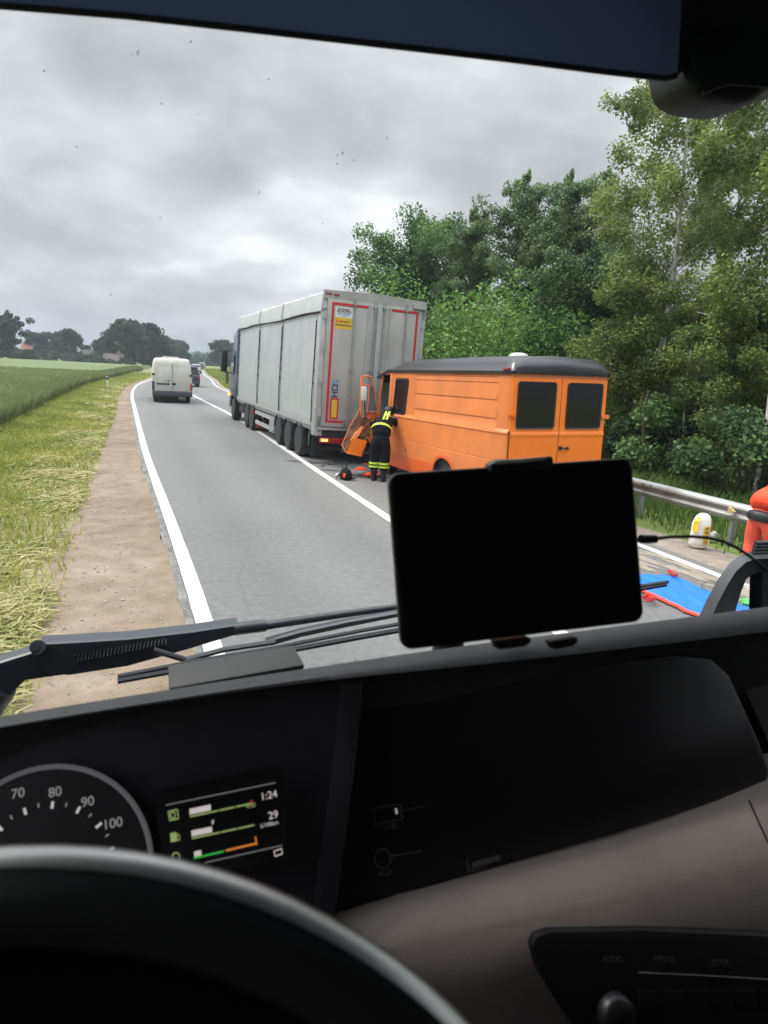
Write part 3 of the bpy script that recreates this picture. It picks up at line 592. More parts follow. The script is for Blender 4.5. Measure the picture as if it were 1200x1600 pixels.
# roof tarpaulin over bows (sloping sides)
rows = []
for v in np.linspace(0, TL, 50):
    sag = .018 * abs(math.sin(v * math.pi / 1.45)); rows.append([(-.045, v, 3.50 + .03 * math.sin(v * 1.3) * .5), (-.04, v, 3.66 - sag * .2), (.0, v, 3.93 - sag * .3), (.10, v, 3.99 - sag * .6), (.6, v, 4.015 - sag), (TW / 2, v, 4.03 - sag), (TW - .6, v, 4.015 - sag), (TW - .1, v, 3.99 - sag * .5), (TW + .03, v, 3.92), (TW + .04, v, 3.5)])
MB().loft(rows, caps=True).build('roof_tarpaulin', M_tarp_g, lorry, smooth=50)
MB().tube([(-.06, v, 3.50 + .05 * min(1, max(0, (v - 9) / 2.5)) * -1 + .02 * math.sin(v)) for v in np.linspace(0, TL, 24)], .018, 6).build('tarpaulin_rope', M_dark, lorry)
for v in (3.98, 7.3):
    MB().prism([(-.075, v - .03, 3.47), (-.072, v - .03, 3.66), (-.03, v - .03, 3.95), (-.02, v - .03, 3.95), (-.05, v - .03, 3.47)], (0, .06, 0)).build('tarpaulin_strap', M_tarp_g, lorry)
# rear frame and doors
mb = MB(); mb.box((0, -.03, 3.80), (TW, .05, 3.99)); mb.prism([(0, -.03, 3.99), (TW / 2, -.03, 4.03), (TW, -.03, 3.99)], (0, .06, 0))
mb.build('door_header', M_door, lorry)
MB().box((.04, -.05, 3.9), (.19, -.032, 3.93)).build('marker_lamp', M_redlamp, lorry)
MB().box((.24, -.05, 3.885), (.36, -.032, 3.925)).build('marker_lamp', M_redlamp, lorry)
MB().box((TW - .33, -.09, 3.80), (TW - .02, -.032, 3.90)).build('header_bracket', M_frame, lorry)
rear_doors = []
for u0, u1, nm in ((.10, 1.345, 'l'), (1.365, 2.44, 'r')):
    d = MB().box((u0, -.045, .93), (u1, -.005, 3.80)).build('rear_door', M_door, lorry, bevel=.008)
    rear_doors.append(d)
    for z in (1.25, 2.0, 2.75, 3.45):
        h = MB(); uu = .035 if nm == 'l' else TW - .035
        h.box((uu - .03, -.06, z - .08), (uu + .035, -.046, z + .08)); h.cyl((uu + (.04 if nm == 'l' else -.04), -.06, z - .09), (uu + (.04 if nm == 'l' else -.04), -.06, z + .09), .016, 8); h.build('hinge', M_frame, d)
for u, d in ((.745, rear_doors[0]), (1.245, rear_doors[0]), (1.475, rear_doors[1]), (2.03, rear_doors[1])):
    q = MB(); q.cyl((u, -.075, .86), (u, -.075, 3.88), .017, 10)
    for z in (.98, 2.28, 3.74): q.box((u - .045, -.095, z - .03), (u + .045, -.046, z + .03))
    q.build('locking_bar', M_steel, d)
for u, d in ((1.10, rear_doors[0]), (1.62, rear_doors[1])): MB().box((u - .03, -.062, .97), (u + .03, -.046, 3.76)).build('door_rib', M_door, d)
MB().box((1.30, -.075, .95), (1.41, -.047, 3.80)).build('centre_seal', M_frame, rear_doors[0])
q = MB(); q.box((.62, -.10, 1.02), (.95, -.08, 1.06)); q.box((.70, -.12, .99), (.78, -.08, 1.12)); q.build('door_handle', M_steel, rear_doors[0])
# red contour tape
def tape(pts, d, nm='reflective_tape', m=M_red, y=-.0465, th=.0022):
    q = MB()
    for (a, b, c, e) in pts: q.box((a, y - th, b), (c, y, e))
    return q.build(nm, m, d)
tape([(.20, 1.02, .26, 3.74), (.262, 3.68, 1.10, 3.74), (.262, 1.02, 1.08, 1.075)], rear_doors[0])
tape([(1.58, 3.68, 2.28, 3.74), (2.282, 1.02, 2.34, 3.74)], rear_doors[1])
tape([(.30, 1.11, .50, 1.60)], rear_doors[0], 'marker_plate', M_red, -.0465, .004); tape([(.335, 1.15, .465, 1.56)], rear_doors[0], 'marker_plate_centre', M_yel, -.0507, .0012)
# maker's sticker: KNAPEN over a yellow panel
tape([(.29, 3.16, .70, 3.64)], rear_doors[0], 'sticker', M_white, -.0465, .0012); st = -.0478
tape([(.29, 3.165, .70, 3.42)], rear_doors[0], 'sticker_yellow', M_yel, st, .001)
tape([(.345, 3.595, .63, 3.615)], rear_doors[0], 'sticker_bar', M_black, st, .001); tape([(.34, 3.485, .65, 3.51)], rear_doors[0], 'sticker_bar', M_sky, st, .001)
tape([(.30, 3.24, .69, 3.262)], rear_doors[0], 'sticker_bar', M_black, st - .001, .001)
XZ = lambda u, y, z, rot=0: Matrix.Translation((u, y, z)) @ Matrix.Rotation(R(90), 4, 'X') @ Matrix.Rotation(R(rot), 4, 'Z')
text_mesh('KNAPEN', .088, M_black, 'lettering', rear_doors[0], XZ(.495, st - .0012, 3.552), bold=.002)
text_mesh('TRAILERS', .030, M_navy, 'lettering', rear_doors[0], XZ(.495, st - .0012, 3.455))
text_mesh('K100', .075, M_red, 'lettering', rear_doors[0], XZ(.395, st - .0025, 3.335), bold=.001)
text_mesh('LIGHT', .055, M_black, 'lettering', rear_doors[0], XZ(.57, st - .0025, 3.33), bold=.001)
text_mesh('HD', .21, M_navy, 'lettering', rear_doors[0], XZ(.395, -.048, 1.76, 90), bold=.004)
text_mesh('X', .21, M_sky, 'lettering', rear_doors[0], XZ(.395, -.048, 1.955, 90), bold=.003)
q = MB(); 
for uu, z in ((.34, 2.0), (.45, 2.0), (.34, 1.91), (.45, 1.91)): q.box((uu - .012, -.0505, z - .015), (uu + .012, -.049, z + .015))
q.build('lettering', M_navy, rear_doors[0])
# bumper, lamps, underrun
MB().box((.02, -.03, .84), (TW - .02, .12, .90)).build('door_sill', M_steel, lorry, bevel=.005)
MB().box((.04, .02, .66), (TW - .04, .14, .835)).build('rear_crossbeam', M_dark, lorry)
for u0 in (.10, TW - .72):
    l_ = MB().box((u0, -.045, .53), (u0 + .62, .03, .66)).build('tail_lamp', M_redlamp, lorry, bevel=.008)
    MB().box((u0 + (.03 if u0 < 1 else .42), -.052, .575), (u0 + (.2 if u0 < 1 else .58), -.0455, .635)).build('indicator', M_amber_on, l_, bevel=.012)
MB().box((.76, -.04, .60), (.83, -.02, .67)).build('number_lamp', M_white, lorry)
MB().box((.15, .15, .34), (TW - .15, .25, .46)).build('underrun_bar', M_dark, lorry, bevel=.01)
MB().lathe([(.10, 0), (.11, .2), (.11, .45), (.09, .5)], 18, (.72, .22, .40), 'X').build('air_tank', M_steel, lorry, smooth=40)
# chassis
q = MB(); q.box((.70, .3, .70), (.86, TL - .1, .86)); q.box((1.66, .3, .70), (1.82, TL - .1, .86))
for v in (1.7, 2.9, 4.1): q.cyl((.25, v, .42), (TW - .25, v, .42), .07, 10)
for v in np.linspace(.5, TL - .5, 14): q.box((.1, v - .03, .74), (TW - .1, v + .03, .86))
q.build('chassis', M_dark, lorry)
for v in (1.72, 2.92, 4.12):
    wheel(lorry, .17, v, .41, .30, .235); wheel(lorry, TW - .17, v, .41, .30, .235, 1)
    q = MB(); q.loft([[(uu, v + math.cos(a) * .47, .43 + math.sin(a) * .45) for uu in (.0, .36)] for a in np.linspace(.15, 2.9, 12)]); q.build('mudguard', M_dark, lorry, smooth=True)
MB().prism([(.02, 1.20, .62), (.38, 1.20, .62), (.38, 1.16, .12), (.02, 1.16, .12)], (0, .012, 0)).build('mud_flap', M_rubber, lorry)
q = MB(); q.prism([(.02, .28, .70), (.62, .28, .70), (.62, .30, .17), (.0, .30, .17)], (0, .012, 0)); q.build('mud_flap', M_rubber, lorry)
MB().tube([(-.03, .42, 1.0), (-.035, .44, .6), (-.03, .47, .42)], .008, 5).build('strap', M_frame, lorry)
# side guard and boxes
for z0, z1 in ((.62, .74), (.30, .42)): MB().box((.02, 5.35, z0), (.06, 7.65, z1)).build('side_guard', M_frame, lorry)
for v in (5.6, 6.5, 7.5): MB().box((.062, v - .03, .30), (.10, v + .03, .8)).build('guard_bracket', M_dark, lorry)
MB().box((.015, 4.70, .26), (.5, 5.34, .74)).build('pallet_box', M_steel, lorry, bevel=.012)
MB().lathe([(.035, 0), (.03, -.02)], 12, (.013, 4.85, .38), 'X').build('reflector', M_white, lorry)
q = MB(); q.box((.5, 5.0, .35), (2.0, 8.8, .70)); q.build('landing_gear_frame', M_dark, lorry)
# tractor: rear axle pair, front axle, cab
for v in (8.35, 9.35, 12.45):
    wheel(lorry, .15, v, .44, .30, .26); wheel(lorry, TW - .15, v, .44, .30, .26, 1)
    q = MB(); q.loft([[(uu, v + math.cos(a) * .50, .46 + math.sin(a) * .49) for uu in (-.01, .34)] for a in np.linspace(.1, 3.0, 12)]); q.build('mudguard', M_dark if v < 12 else M_dark, lorry, smooth=True)
MB().box((.04, 7.80, .62), (.20, 7.86, .70)).build('tail_lamp', M_red_on, lorry, bevel=.01)
MB().prism([(.06, 7.72, .14), (.8, 7.72, .14), (.8, 7.72, .32), (.06, 7.72, .32)], (0, .03, 0)).build('rear_flap', mat('faded red flap', (.42, .09, .05), .7, var=.3, vscale=8), lorry)
q = MB(); q.box((.7, 8.0, .5), (1.8, 13.0, .78)); q.box((.12, 9.95, .40), (.62, 11.6, .85)); q.build('tractor_chassis', M_dark, lorry)
cab_rows = []
for v, u_in, zt, zb in ((11.75, .04, 3.62, .95), (12.0, .0, 3.74, .85), (12.9, .0, 3.72, 1.0), (13.5, .03, 3.50, .55), (13.85, .06, 2.9, .45), (13.98, .10, 1.6, .42)):
    cab_rows.append([(u_in, v, zb), (u_in, v, 1.5), (u_in + .02, v, 2.6), (u_in + .10, v, zt - .25), (u_in + .3, v, zt), (TW - .3 - u_in, v, zt), (TW - .10 - u_in, v, zt - .25), (TW - .02 - u_in, v, 2.6), (TW - u_in, v, 1.5), (TW - u_in, v, zb)])
cab = MB().loft(cab_rows, close=True, caps=True).build('cab', M_blue_cab, lorry, smooth=35)
q = MB(); q.prism([(-.012, 12.45, 1.75), (-.012, 13.35, 1.75), (-.0, 13.15, 2.5), (-.0, 12.45, 2.5)], (.01, 0, 0)); q.build('side_window', M_glass, cab)
MB().box((-.03, 11.62, 1.05), (.25, 11.74, 3.55)).build('side_fairing', mat('blue-grey fairing', (.07, .105, .17), .4), cab, bevel=.02)
q = MB(); q.tube([(-.0, 13.3, 2.72), (-.16, 13.38, 2.74), (-.30, 13.42, 2.70)], .022, 8); q.tube([(-.0, 13.3, 1.85), (-.16, 13.38, 1.80), (-.30, 13.42, 1.9)], .02, 8)
q.build('mirror_bracket', M_black, cab); MB().box((-.38, 13.36, 1.86), (-.14, 13.50, 2.72)).build('mirror', M_black, cab, bevel=.03)
MB().box((-.03, 13.55, .92), (.02, 13.68, 1.03)).build('indicator', M_amber_on, cab, bevel=.01)
MB().cyl((-.0, 12.6, 2.9), (-.04, 12.6, 3.4), .008, 6).build('aerial', M_black, cab)
MB().box((-.015, 11.9, .40), (.3, 12.0, 1.0)).build('step_panel', M_dark, cab)

# ------------------------------------------------------------------ orange van
VM = frame((1.90, 10.79, 0), 23.5, -.9, -1.0)
van = thing('orange_van', 'old orange panel van with black roof crashed into the back of the grey trailer', 'van', VM)
VW, VL = 1.94, 5.3
# side wall profile (distance in from the widest line, height), top to bottom
prof = [(.035, 2.335), (.020, 2.29), (.026, 2.275), (.016, 2.262), (.010, 2.20), (.020, 2.185), (.018, 2.165), (.006, 1.93), (.019, 1.905), (.016, 1.885), (.000, 1.63), (.014, 1.605), (.012, 1.585), (-.004, 1.47), (-.030, 1.425), (-.032, 1.40), (-.018, 1.385), (-.022, 1.20), (-.022, .955), (-.012, .945), (-.022, .932), (-.018, .62), (.0, .33), (.03, .30)]
flat = [(.035, 2.335)] + [(.012, z) if z > 1.46 else (x, z) for x, z in prof[1:]]
def cutlow(z, v, zmin=.30):      # wheel arches
    for vc in (2.05, 4.92):
        d = abs(v - vc)
        if d < .40: zmin = max(zmin, .50 + .40 * math.sqrt(max(0, 1 - (d / .40) ** 2)) * .72)
    return max(z, zmin)
def side(sgn, vs):
    rows = []
    for v in vs:
        if v < .16:
            a = math.acos(1 - v / .16); ins = .045 * (1 - math.sin(a)) 
        else: ins = 0
        f = min(1, max(0, (v - .33) / .03)) * min(1, max(0, (3.45 - v) / .05))
        rows.append([((ins + fx * (1 - f) + px_ * f) if sgn < 0 else VW - (ins + fx * (1 - f) + px_ * f), v, cutlow(z, v)) for (px_, z), (fx, _z) in zip(prof, flat)])
    return rows
vs = sorted(set([0, .01, .03, .06, .10, .16, .30, .33, .36, 3.40, 3.45, 3.5, 4.1, 4.66] + list(np.linspace(.4, 4.66, 52))))
q = MB(); q.loft(side(-1, vs)); 
vs2 = sorted(set(list(np.linspace(0, .16, 6)) + list(np.linspace(.2, 5.2, 40)))); q.loft(side(1, vs2))
# rear frame round the doors, floor, bulkhead
q.box((.05, .003, .30), (VW - .05, .06, .42)); q.box((.05, .002, 2.275), (VW - .05, .06, 2.335)); q.box((.05, .1, .30), (VW - .05, 5.1, .36))
vbody = q.build('body', M_orange, van, smooth=28)
# B pillar / door surround in front of the load area
q = MB(); q.prism([(.0, 4.62, 1.40), (.0, 4.80, 1.40), (.0, 4.68, 2.30), (.0, 4.55, 2.30)], (.05, 0, 0)); q.box((.01, 4.64, .32), (.05, 4.78, 1.395)); q.box((.02, 4.6, 2.27), (.06, 5.25, 2.33))
q.tube([(.05, 5.18, 2.30), (.03, 5.26, 1.9), (.02, 5.32, 1.3), (.02, 5.34, .9)], .028, 8); q.build('door_pillar', M_orange, van, bevel=.006)
MB().tube([(VW - .05, 5.18, 2.30), (VW - .02, 5.3, 1.3), (VW - .02, 5.3, .7)], .03, 8).build('door_pillar', M_orange, van)
MB().box((.08, 5.32, 1.30), (VW - .08, 5.34, 2.08)).build('broken_windscreen', mat('crazed windscreen', (.20, .29, .26), .35, var=.25, vscale=6), van)
MB().box((.08, 5.28, 2.085), (VW - .08, 5.36, 2.25)).build('windscreen_header', M_black, van)
# shallow cab interior
q = MB(); q.box((.10, 4.70, .36), (1.8, 4.76, 1.3)); q.box((.12, 4.77, .40), (.62, 5.1, .75)); q.box((.14, 4.76, .75), (.6, 4.90, 1.3)); q.box((.05, 5.2, .5), (1.88, 5.4, 1.28)); q.tube([(.3 + .19 * math.cos(a), 5.16 + .08 * math.sin(a), 1.32 + .17 * math.sin(a)) for a in np.linspace(0, 6.28, 18)], .015, 6)
q.build('cab_interior', M_black, van)
MB().box((VW - .06, 4.6, 1.38), (VW - .04, 5.2, 2.16)).build('far_window', M_glassg, van)
q = MB(); q.box((.05, .2, .36), (.06, 3.4, 2.2)); q.build('inner_lining', M_black, van)
# crushed nose
ns = []
g_ = random.Random(5)
for k, v in enumerate((5.30, 5.40, 5.48, 5.55)):
    ns.append([(u + g_.uniform(-.05, .05), v + g_.uniform(-.06, .08), z + g_.uniform(-.05, .05)) for u, z in ((.06, .45), (.05, .85), (.08, 1.15), (.5, 1.3 - .1 * k), (1.0, 1.35 - .12 * k), (1.5, 1.3 - .1 * k), (1.9, 1.15), (1.93, .85), (1.9, .45))])
MB().loft(ns, close=True, caps=True).build('crushed_nose', M_rust, van)
# sill repaint strip
MB().prism([(-.020, 2.47, .33), (-.022, 4.66, .33), (-.024, 4.66, .615), (-.024, 2.47, .615)], (-.005, 0, 0)).build('sill_panel', M_orange_r, van)
MB().prism([(-.012, .40, .33), (-.012, 1.62, .33), (-.016, 1.62, .60), (-.016, .40, .60)], (-.005, 0, 0)).build('sill_panel', M_orange, van)
# wheel arch lips, wheels
for vc in (2.05,):
    a_ = np.linspace(0, math.pi, 18)
    q = MB(); q.loft([[(-.028, vc + math.cos(a) * .385, .50 + math.sin(a) * .27), (-.034, vc + math.cos(a) * .415, .50 + math.sin(a) * .30), (-.024, vc + math.cos(a) * .46, .50 + math.sin(a) * .34)] for a in a_]); q.build('wheel_arch', M_orange_r, van, smooth=True)
    q = MB(); q.loft([[(-.02, vc + math.cos(a) * .385, .50 + math.sin(a) * .27), (.3, vc + math.cos(a) * .37, .48 + math.sin(a) * .26)] for a in a_]); q.build('wheel_well', M_dark, van, smooth=True)
for v in (2.05, 4.95): wheel(van, .14, v, .34, .20, .20); wheel(van, VW - .14, v, .34, .20, .20, 1)
# black high roof: rows from rear to front
rr = []
for v, z0, z1, ins in ((-.02, 2.335, 2.36, .10), (-.035, 2.36, 2.42, .07), (-.02, 2.44, 2.47, .09), (.03, 2.47, 2.55, .12), (.12, 2.50, 2.60, .15), (.30, 2.5, 2.615, .17), (1.2, 2.5, 2.625, .18), (2.4, 2.5, 2.61, .18), (3.7, 2.48, 2.60, .18), (4.4, 2.44, 2.565, .20), (4.8, 2.40, 2.50, .22), (5.1, 2.33, 2.38, .24), (5.32, 2.24, 2.26, .28), (5.42, 2.18, 2.19, .3)):
    s2 = (1 - math.sqrt(max(0, 1 - min(1, max(0, .12 - v) / .165) ** 2)))
    lo = 2.335 - max(0, v - 4.8) * .25
    rr.append([(-.018 + s2 * .09, v, lo), (-.022 + s2 * .09, v, lo + .045), (.012 + s2 * .08, v, lo + .06), (ins * .45 + s2 * .05, v, z0), (ins + s2 * .03, v, z1 - .02), (ins + .14, v, z1), (VW / 2, v, z1 + .03), (VW - ins - .14, v, z1), (VW - ins - s2 * .03, v, z1 - .02), (VW - ins * .45 - s2 * .05, v, z0), (VW - .012 - s2 * .08, v, lo + .06), (VW + .022 - s2 * .09, v, lo + .045), (VW + .018 - s2 * .09, v, lo)])
MB().loft(rr, close=True, caps=True).build('roof', M_roofblk, van, smooth=45)
q = MB(); q.lathe([(.17, 0), (.165, .03), (.14, .055), (.08, .075), (.02, .08)], 28, (.62, .75, 2.612)); q.build('roof_vent', mat('pale roof vent', (.45, .45, .45), .4), van, smooth=50)
MB().box((-.03, .05, 2.385), (.03, .19, 2.43)).build('marker_lamp', M_redlamp, van, bevel=.01); MB().box((VW - .03, .05, 2.385), (VW + .03, .19, 2.43)).build('marker_lamp', M_redlamp, van, bevel=.01)
MB().cyl((.9, 4.3, 2.5), (.9, 4.2, 2.78), .006, 6).build('aerial', M_black, van)
# front side window
def win_side(pts, name, par, u=-.006, rim=.03):
    c = sum((Vector(p) for p in pts), Vector()) / len(pts); q = MB(); out_ = [Vector(p) for p in pts]; inn = [p + (c - p).normalized() * rim * 1.4 for p in out_]
    n = len(pts); vv = [(p.x - .012, p.y, p.z) for p in out_] + [(p.x - .012, p.y, p.z) for p in inn] + [(p.x + .012, p.y, p.z) for p in out_] + [(p.x + .012, p.y, p.z) for p in inn]
    q.add(vv, [(i, (i + 1) % n, (i + 1) % n + n, i + n) for i in range(n)] + [(i, (i + 1) % n, (i + 1) % n + 2 * n, i + 2 * n) for i in range(n)] + [(i + n, (i + 1) % n + n, (i + 1) % n + 3 * n, i + 3 * n) for i in range(n)])
    f = q.build(name, M_seal, par); g2 = MB(); g2.add([tuple(p) for p in inn], [tuple(range(n))]); g2.build('pane', M_glass, f); return f
ww = [(0, y_, z_) for y_, z_ in rrect(3.74, 4.36, 1.45, 2.21, .06)]
ww = [(0, y_ + (2.21 - z_) * .19, z_) for _, y_, z_ in ww]
win_side([(-.0 + (.0 if z_ < 1.5 else -.0), y_, z_) for _, y_, z_ in ww], 'side_window', van)
# rear doors
for u0, u1, hs in ((.045, .968, -1), (.982, 1.885, 1)):
    q = MB(); zt, zb, yb = 2.275, .42, -.018
    u1_ = u1
    rows = []
    for z, y in ((zb, -.012), (1.34, -.022), (1.385, -.034), (1.41, -.030), (1.44, -.018), (zt, -.016)): rows.append([(u0, y, z), (u1, y, z)])
    q.loft(rows); q.loft([[(u0, .02, zb), (u0, .02, zt)], [(u0, -.016, zb), (u0, -.016, zt)]]); q.loft([[(u1, .02, zb), (u1, .02, zt)], [(u1, -.016, zb), (u1, -.016, zt)]])
    d = q.build('rear_door', M_orange_d, van)
    a0, a1 = (.135, .87) if hs < 0 else (1.085, 1.80)
    pts = rrect(a0, a1, 1.48, 2.225, .055); n = len(pts); inn = rrect(a0 + .022, a1 - .022, 1.502, 2.203, .04)
    w_ = MB(); w_.add([(a, -.020, b) for a, b in pts] + [(a, -.036, b) for a, b in [(a * .9 + .1 * c, b * .9 + .1 * e) for (a, b), (c, e) in zip(pts, inn)]] + [(a, -.026, b) for a, b in inn], [(i, (i + 1) % n, (i + 1) % n + n, i + n) for i in range(n)] + [(i + n, (i + 1) % n + n, (i + 1) % n + 2 * n, i + 2 * n) for i in range(n)])
    wf = w_.build('window', M_seal, d, smooth=50); MB().add([(a, -.026, b) for a, b in inn], [tuple(range(n))]).build('pane', M_glass, wf)
    hu = u0 + .0 if hs < 0 else u1 - .0
    for z in (1.68, .75):
        h = MB(); h.box((hu - .075, -.045, z - .032), (hu + .075, -.022, z + .032)); h.cyl((hu, -.05, z - .04), (hu, -.05, z + .04), .013, 8); h.build('hinge', M_orange_r if hs < 0 else M_orange, d, bevel=.004)
q = MB(); q.box((1.00, -.055, 1.14), (1.035, -.02, 1.20)); q.tube([(1.015, -.06, 1.17), (1.08, -.07, 1.17), (1.17, -.06, 1.16)], .014, 8); q.box((1.145, -.05, 1.14), (1.175, -.02, 1.19)); q.build('door_handle', M_black, bpy.data.objects['rear_door.003'] if 'rear_door.003' in bpy.data.objects else van)
MB().box((.2, -.14, .42), (1.78, -.02, .52)).build('rear_bumper', M_dark, van, bevel=.02)
MB().box((.17, .0, .56), (.30, -.035, .86)).build('tail_lamp', M_redlamp, van); MB().box((1.70, .0, .56), (1.83, -.035, .86)).build('tail_lamp', M_redlamp, van)
# fuel cap & scars
q = MB()
for v, z, s_ in ((3.9, 1.15, .02), (3.7, .75, .03), (4.3, .5, .025), (3.0, .42, .02)): q.lathe([(s_, 0), (s_ * .6, -.003)], 9, (-.028, v, z), 'X')
q.build('paint_scar', M_rust, van)
# open crumpled driver's door, swung forward on its front hinge
dm = thing('driver_door', None, None); dm.parent = van
def DP(x, y, Y=15.3):
    r = ray(x, y); r = r * (Y / r[1]); return VM.inverted() @ Vector(EYE + r)
def bar(mb, pts, wd, th=.05):
    mb.tube(pts, wd, 6)
q = MB(); 
bar(q, [DP(565.5, 588, 15.0), DP(564.5, 625, 15.0), DP(563.5, 657, 15.0)], .032)
bar(q, [DP(565, 589, 15.0), DP(574, 587.5, 15.25), DP(580, 590, 15.4)], .022)
bar(q, [DP(580, 590, 15.4), DP(583.5, 602, 15.45), DP(588, 622, 15.5), DP(590.5, 640, 15.55), DP(591, 655, 15.55)], .019)
bar(q, [DP(565, 601, 15.0), DP(583, 602.5, 15.45)], .014); bar(q, [DP(577, 602, 15.3), DP(576, 625, 15.3), DP(573.5, 643, 15.3)], .010)
bar(q, [DP(573, 643, 15.3), DP(589, 645, 15.5)], .014)
q.build('window_frame', M_orange, dm)
q = MB(); q.add([DP(578, 604, 15.42), DP(583, 604, 15.5), DP(588.5, 640, 15.56), DP(587, 642, 15.56), DP(575, 641, 15.42)], [(0, 1, 2, 3, 4)]); q.build('pane', mat('door glass', (.20, .22, .22), .1), dm)
def sheet(name, pts, m, th=(.03, .03, 0), sub=3, amp=.03, sd=3):
    q = MB().prism(pts, Vector(th)); me = q.mesh(name); bm = bmesh.new(); bm.from_mesh(me); bmesh.ops.triangulate(bm, faces=bm.faces); bmesh.ops.subdivide_edges(bm, edges=bm.edges[:], cuts=sub); g2 = random.Random(sd)
    for v in bm.verts: v.co += Vector((g2.uniform(-1, 1), g2.uniform(-1, 1), g2.uniform(-1, 1))) * amp
    bm.to_mesh(me); bm.free(); return link(name, me, m, dm)
sheet('inner_panel', [DP(573, 645, 15.32), DP(589, 646, 15.5), DP(588, 672, 15.5), DP(578, 692, 15.35), DP(570, 668, 15.3)], M_orange, amp=.012)
sheet('torn_skin', [DP(562, 640, 15.0), DP(566, 660, 14.95), DP(555, 676, 14.85), DP(543, 706, 14.7), DP(534, 695, 14.75), DP(546, 668, 14.9)], M_rust, amp=.018)
sheet('torn_skin', [DP(566, 652, 15.12), DP(577, 655, 15.2), DP(577, 682, 15.15), DP(568, 690, 15.05), DP(560, 680, 15.0)], M_rust, amp=.025, sd=8)
sheet('door_bottom', [DP(551, 684, 14.75), DP(573, 690, 14.9), DP(565, 712.5, 14.8), DP(541.5, 707, 14.68)], M_orange_d, amp=.006, th=(.05, .08, .0))
sheet('door_edge', [DP(562, 664, 14.95), DP(568, 668, 14.97), DP(557, 685, 14.8), DP(552, 690, 14.75), DP(546, 688, 14.72)], M_orange, amp=.008)
q = MB(); q.tube([DP(534, 695, 14.73), DP(541.5, 708, 14.66), DP(565, 713, 14.78)], .012, 5); q.tube([DP(534, 695, 14.73), DP(547, 666, 14.88), DP(562, 640, 14.98)], .008, 5); q.build('door_rim', M_orange, dm)
q = MB(); q.box(tuple(DP(580, 662, 15.38) + Vector((-.05, -.03, -.05))), tuple(DP(580, 662, 15.38) + Vector((.03, .0, .05)))); q.build('latch', M_black, dm)
q = MB(); q.tube([DP(571, 606, 14.9), DP(569.5, 630, 14.85), DP(571, 650, 14.9)], .012, 6); q.build('mirror_arm', M_black, dm)
q = MB(); c_ = DP(568.5, 615, 14.85); q.box(tuple(c_ + Vector((-.06, -.03, -.15))), tuple(c_ + Vector((.06, .02, .15)))); q.build('mirror', mat('mirror glass', (.55, .62, .60), .15), dm, bevel=.02)

# ------------------------------------------------------------------ traffic ahead
M_vanw = mat('grubby white paint', (.56, .56, .53), .45, var=.22, vscale=1.5, col2=(.44, .42, .37))
M_bump = mat('grey bumper plastic', (.055, .06, .07), .6, var=.4, vscale=5)
M_suv = mat('dark blue car paint', (.018, .024, .045), .25, coat=.5)
M_plate = mat('number plate', (.42, .42, .40), .5)
def rbox_rows(W_, L_, spec):   # spec: z, inset side, inset rear, inset front, corner radius
    rows = []
    for z, i_, ir, jf, r_ in spec: rows.append([(a, b, z) for a, b in rrect(i_, W_ - i_, ir, L_ - jf, r_, 4)])
    return rows
g0 = gnd(238.5, 629)
wv = thing('white_van', 'grubby white panel van with closed rear doors driving ahead in the left lane', 'van', frame((g0.x, g0.y, 0), 19.5))
q = MB().loft(rbox_rows(1.98, 5.3, [(.34, .03, .02, .05, .12), (.60, .0, .0, .0, .14), (1.25, .0, .0, .0, .14), (1.45, .01, .01, .25, .14), (2.0, .07, .05, 1.0, .14), (2.20, .12, .10, 1.3, .16), (2.28, .22, .20, 1.5, .18), (2.30, .40, .4, 1.7, .2)]), close=True, caps=True)
wb = q.build('body', M_vanw, wv, smooth=38)
for u0, u1, nm in ((.10, .985, 0), (.995, 1.88, 1)):
    d = MB().prism([(u0, -.012, .62), (u1, -.012, .62), (u1, -.012, 1.4), (u1 - (.05 if nm else 0), .035, 2.08), (u0 + (.05 if not nm else 0), .035, 2.08), (u0, -.012, 1.4)], (0, .02, 0)).build('rear_door', M_vanw, wv, bevel=.01)
    q = MB(); q.loft([[(u0 + .08, -.016, .70), (u0 + .1, -.016, 1.4), (u0 + .14, .026, 1.98)], [(u0 + .09, -.022, .71), (u0 + .11, -.022, 1.4), (u0 + .15, .02, 1.97)]]); q.loft([[(u0 + .15, .018, 1.93), (u1 - .12, .018, 1.93)], [(u0 + .15, .014, 1.90), (u1 - .12, .014, 1.90)]]); q.build('door_crease', M_vanw, d)
    for z in (1.45, ): MB().box((-.01 if nm == 0 else 1.86, -.03, z - .06), (.12 if nm == 0 else 1.99, .02, z + .06)).build('hinge', M_black, d, bevel=.01)
MB().box((.99, -.02, .64), (.995, .03, 2.05)).build('door_seam', M_black, wv)
MB().box((.22, -.03, .93), (.86, -.014, 1.02)).build('handle_recess', M_bump, wv, bevel=.01); MB().box((1.0, -.03, .93), (1.16, -.014, 1.04)).build('door_handle', M_black, wv, bevel=.01); MB().box((.74, -.03, 1.12), (.86, -.014, 1.16)).build('door_lock', M_black, wv)
MB().box((.30, -.025, .82), (.80, -.014, .92)).build('number_plate', M_plate, wv)
MB().box((1.86, -.02, .68), (2.0, .10, 1.05)).build('tail_lamp', mat('faded red lamp', (.33, .07, .06), .35), wv, bevel=.03); MB().box((-.02, -.02, .62), (.12, .10, 1.1)).build('tail_lamp', M_bump, wv, bevel=.03)
MB().box((-.01, -.10, .34), (1.99, .12, .62)).build('rear_bumper', M_bump, wv, bevel=.04)
MB().box((.55, .8, 2.29), (1.35, 1.5, 2.37)).build('roof_vent', M_vanw, wv, bevel=.02)
q = MB(); q.box((.3, .4, .2), (1.7, 4.6, .34)); q.build('underbody', M_dark, wv)
MB().box((1.3, .2, .2), (1.65, .35, .32)).build('spare_wheel_carrier', M_steel, wv)
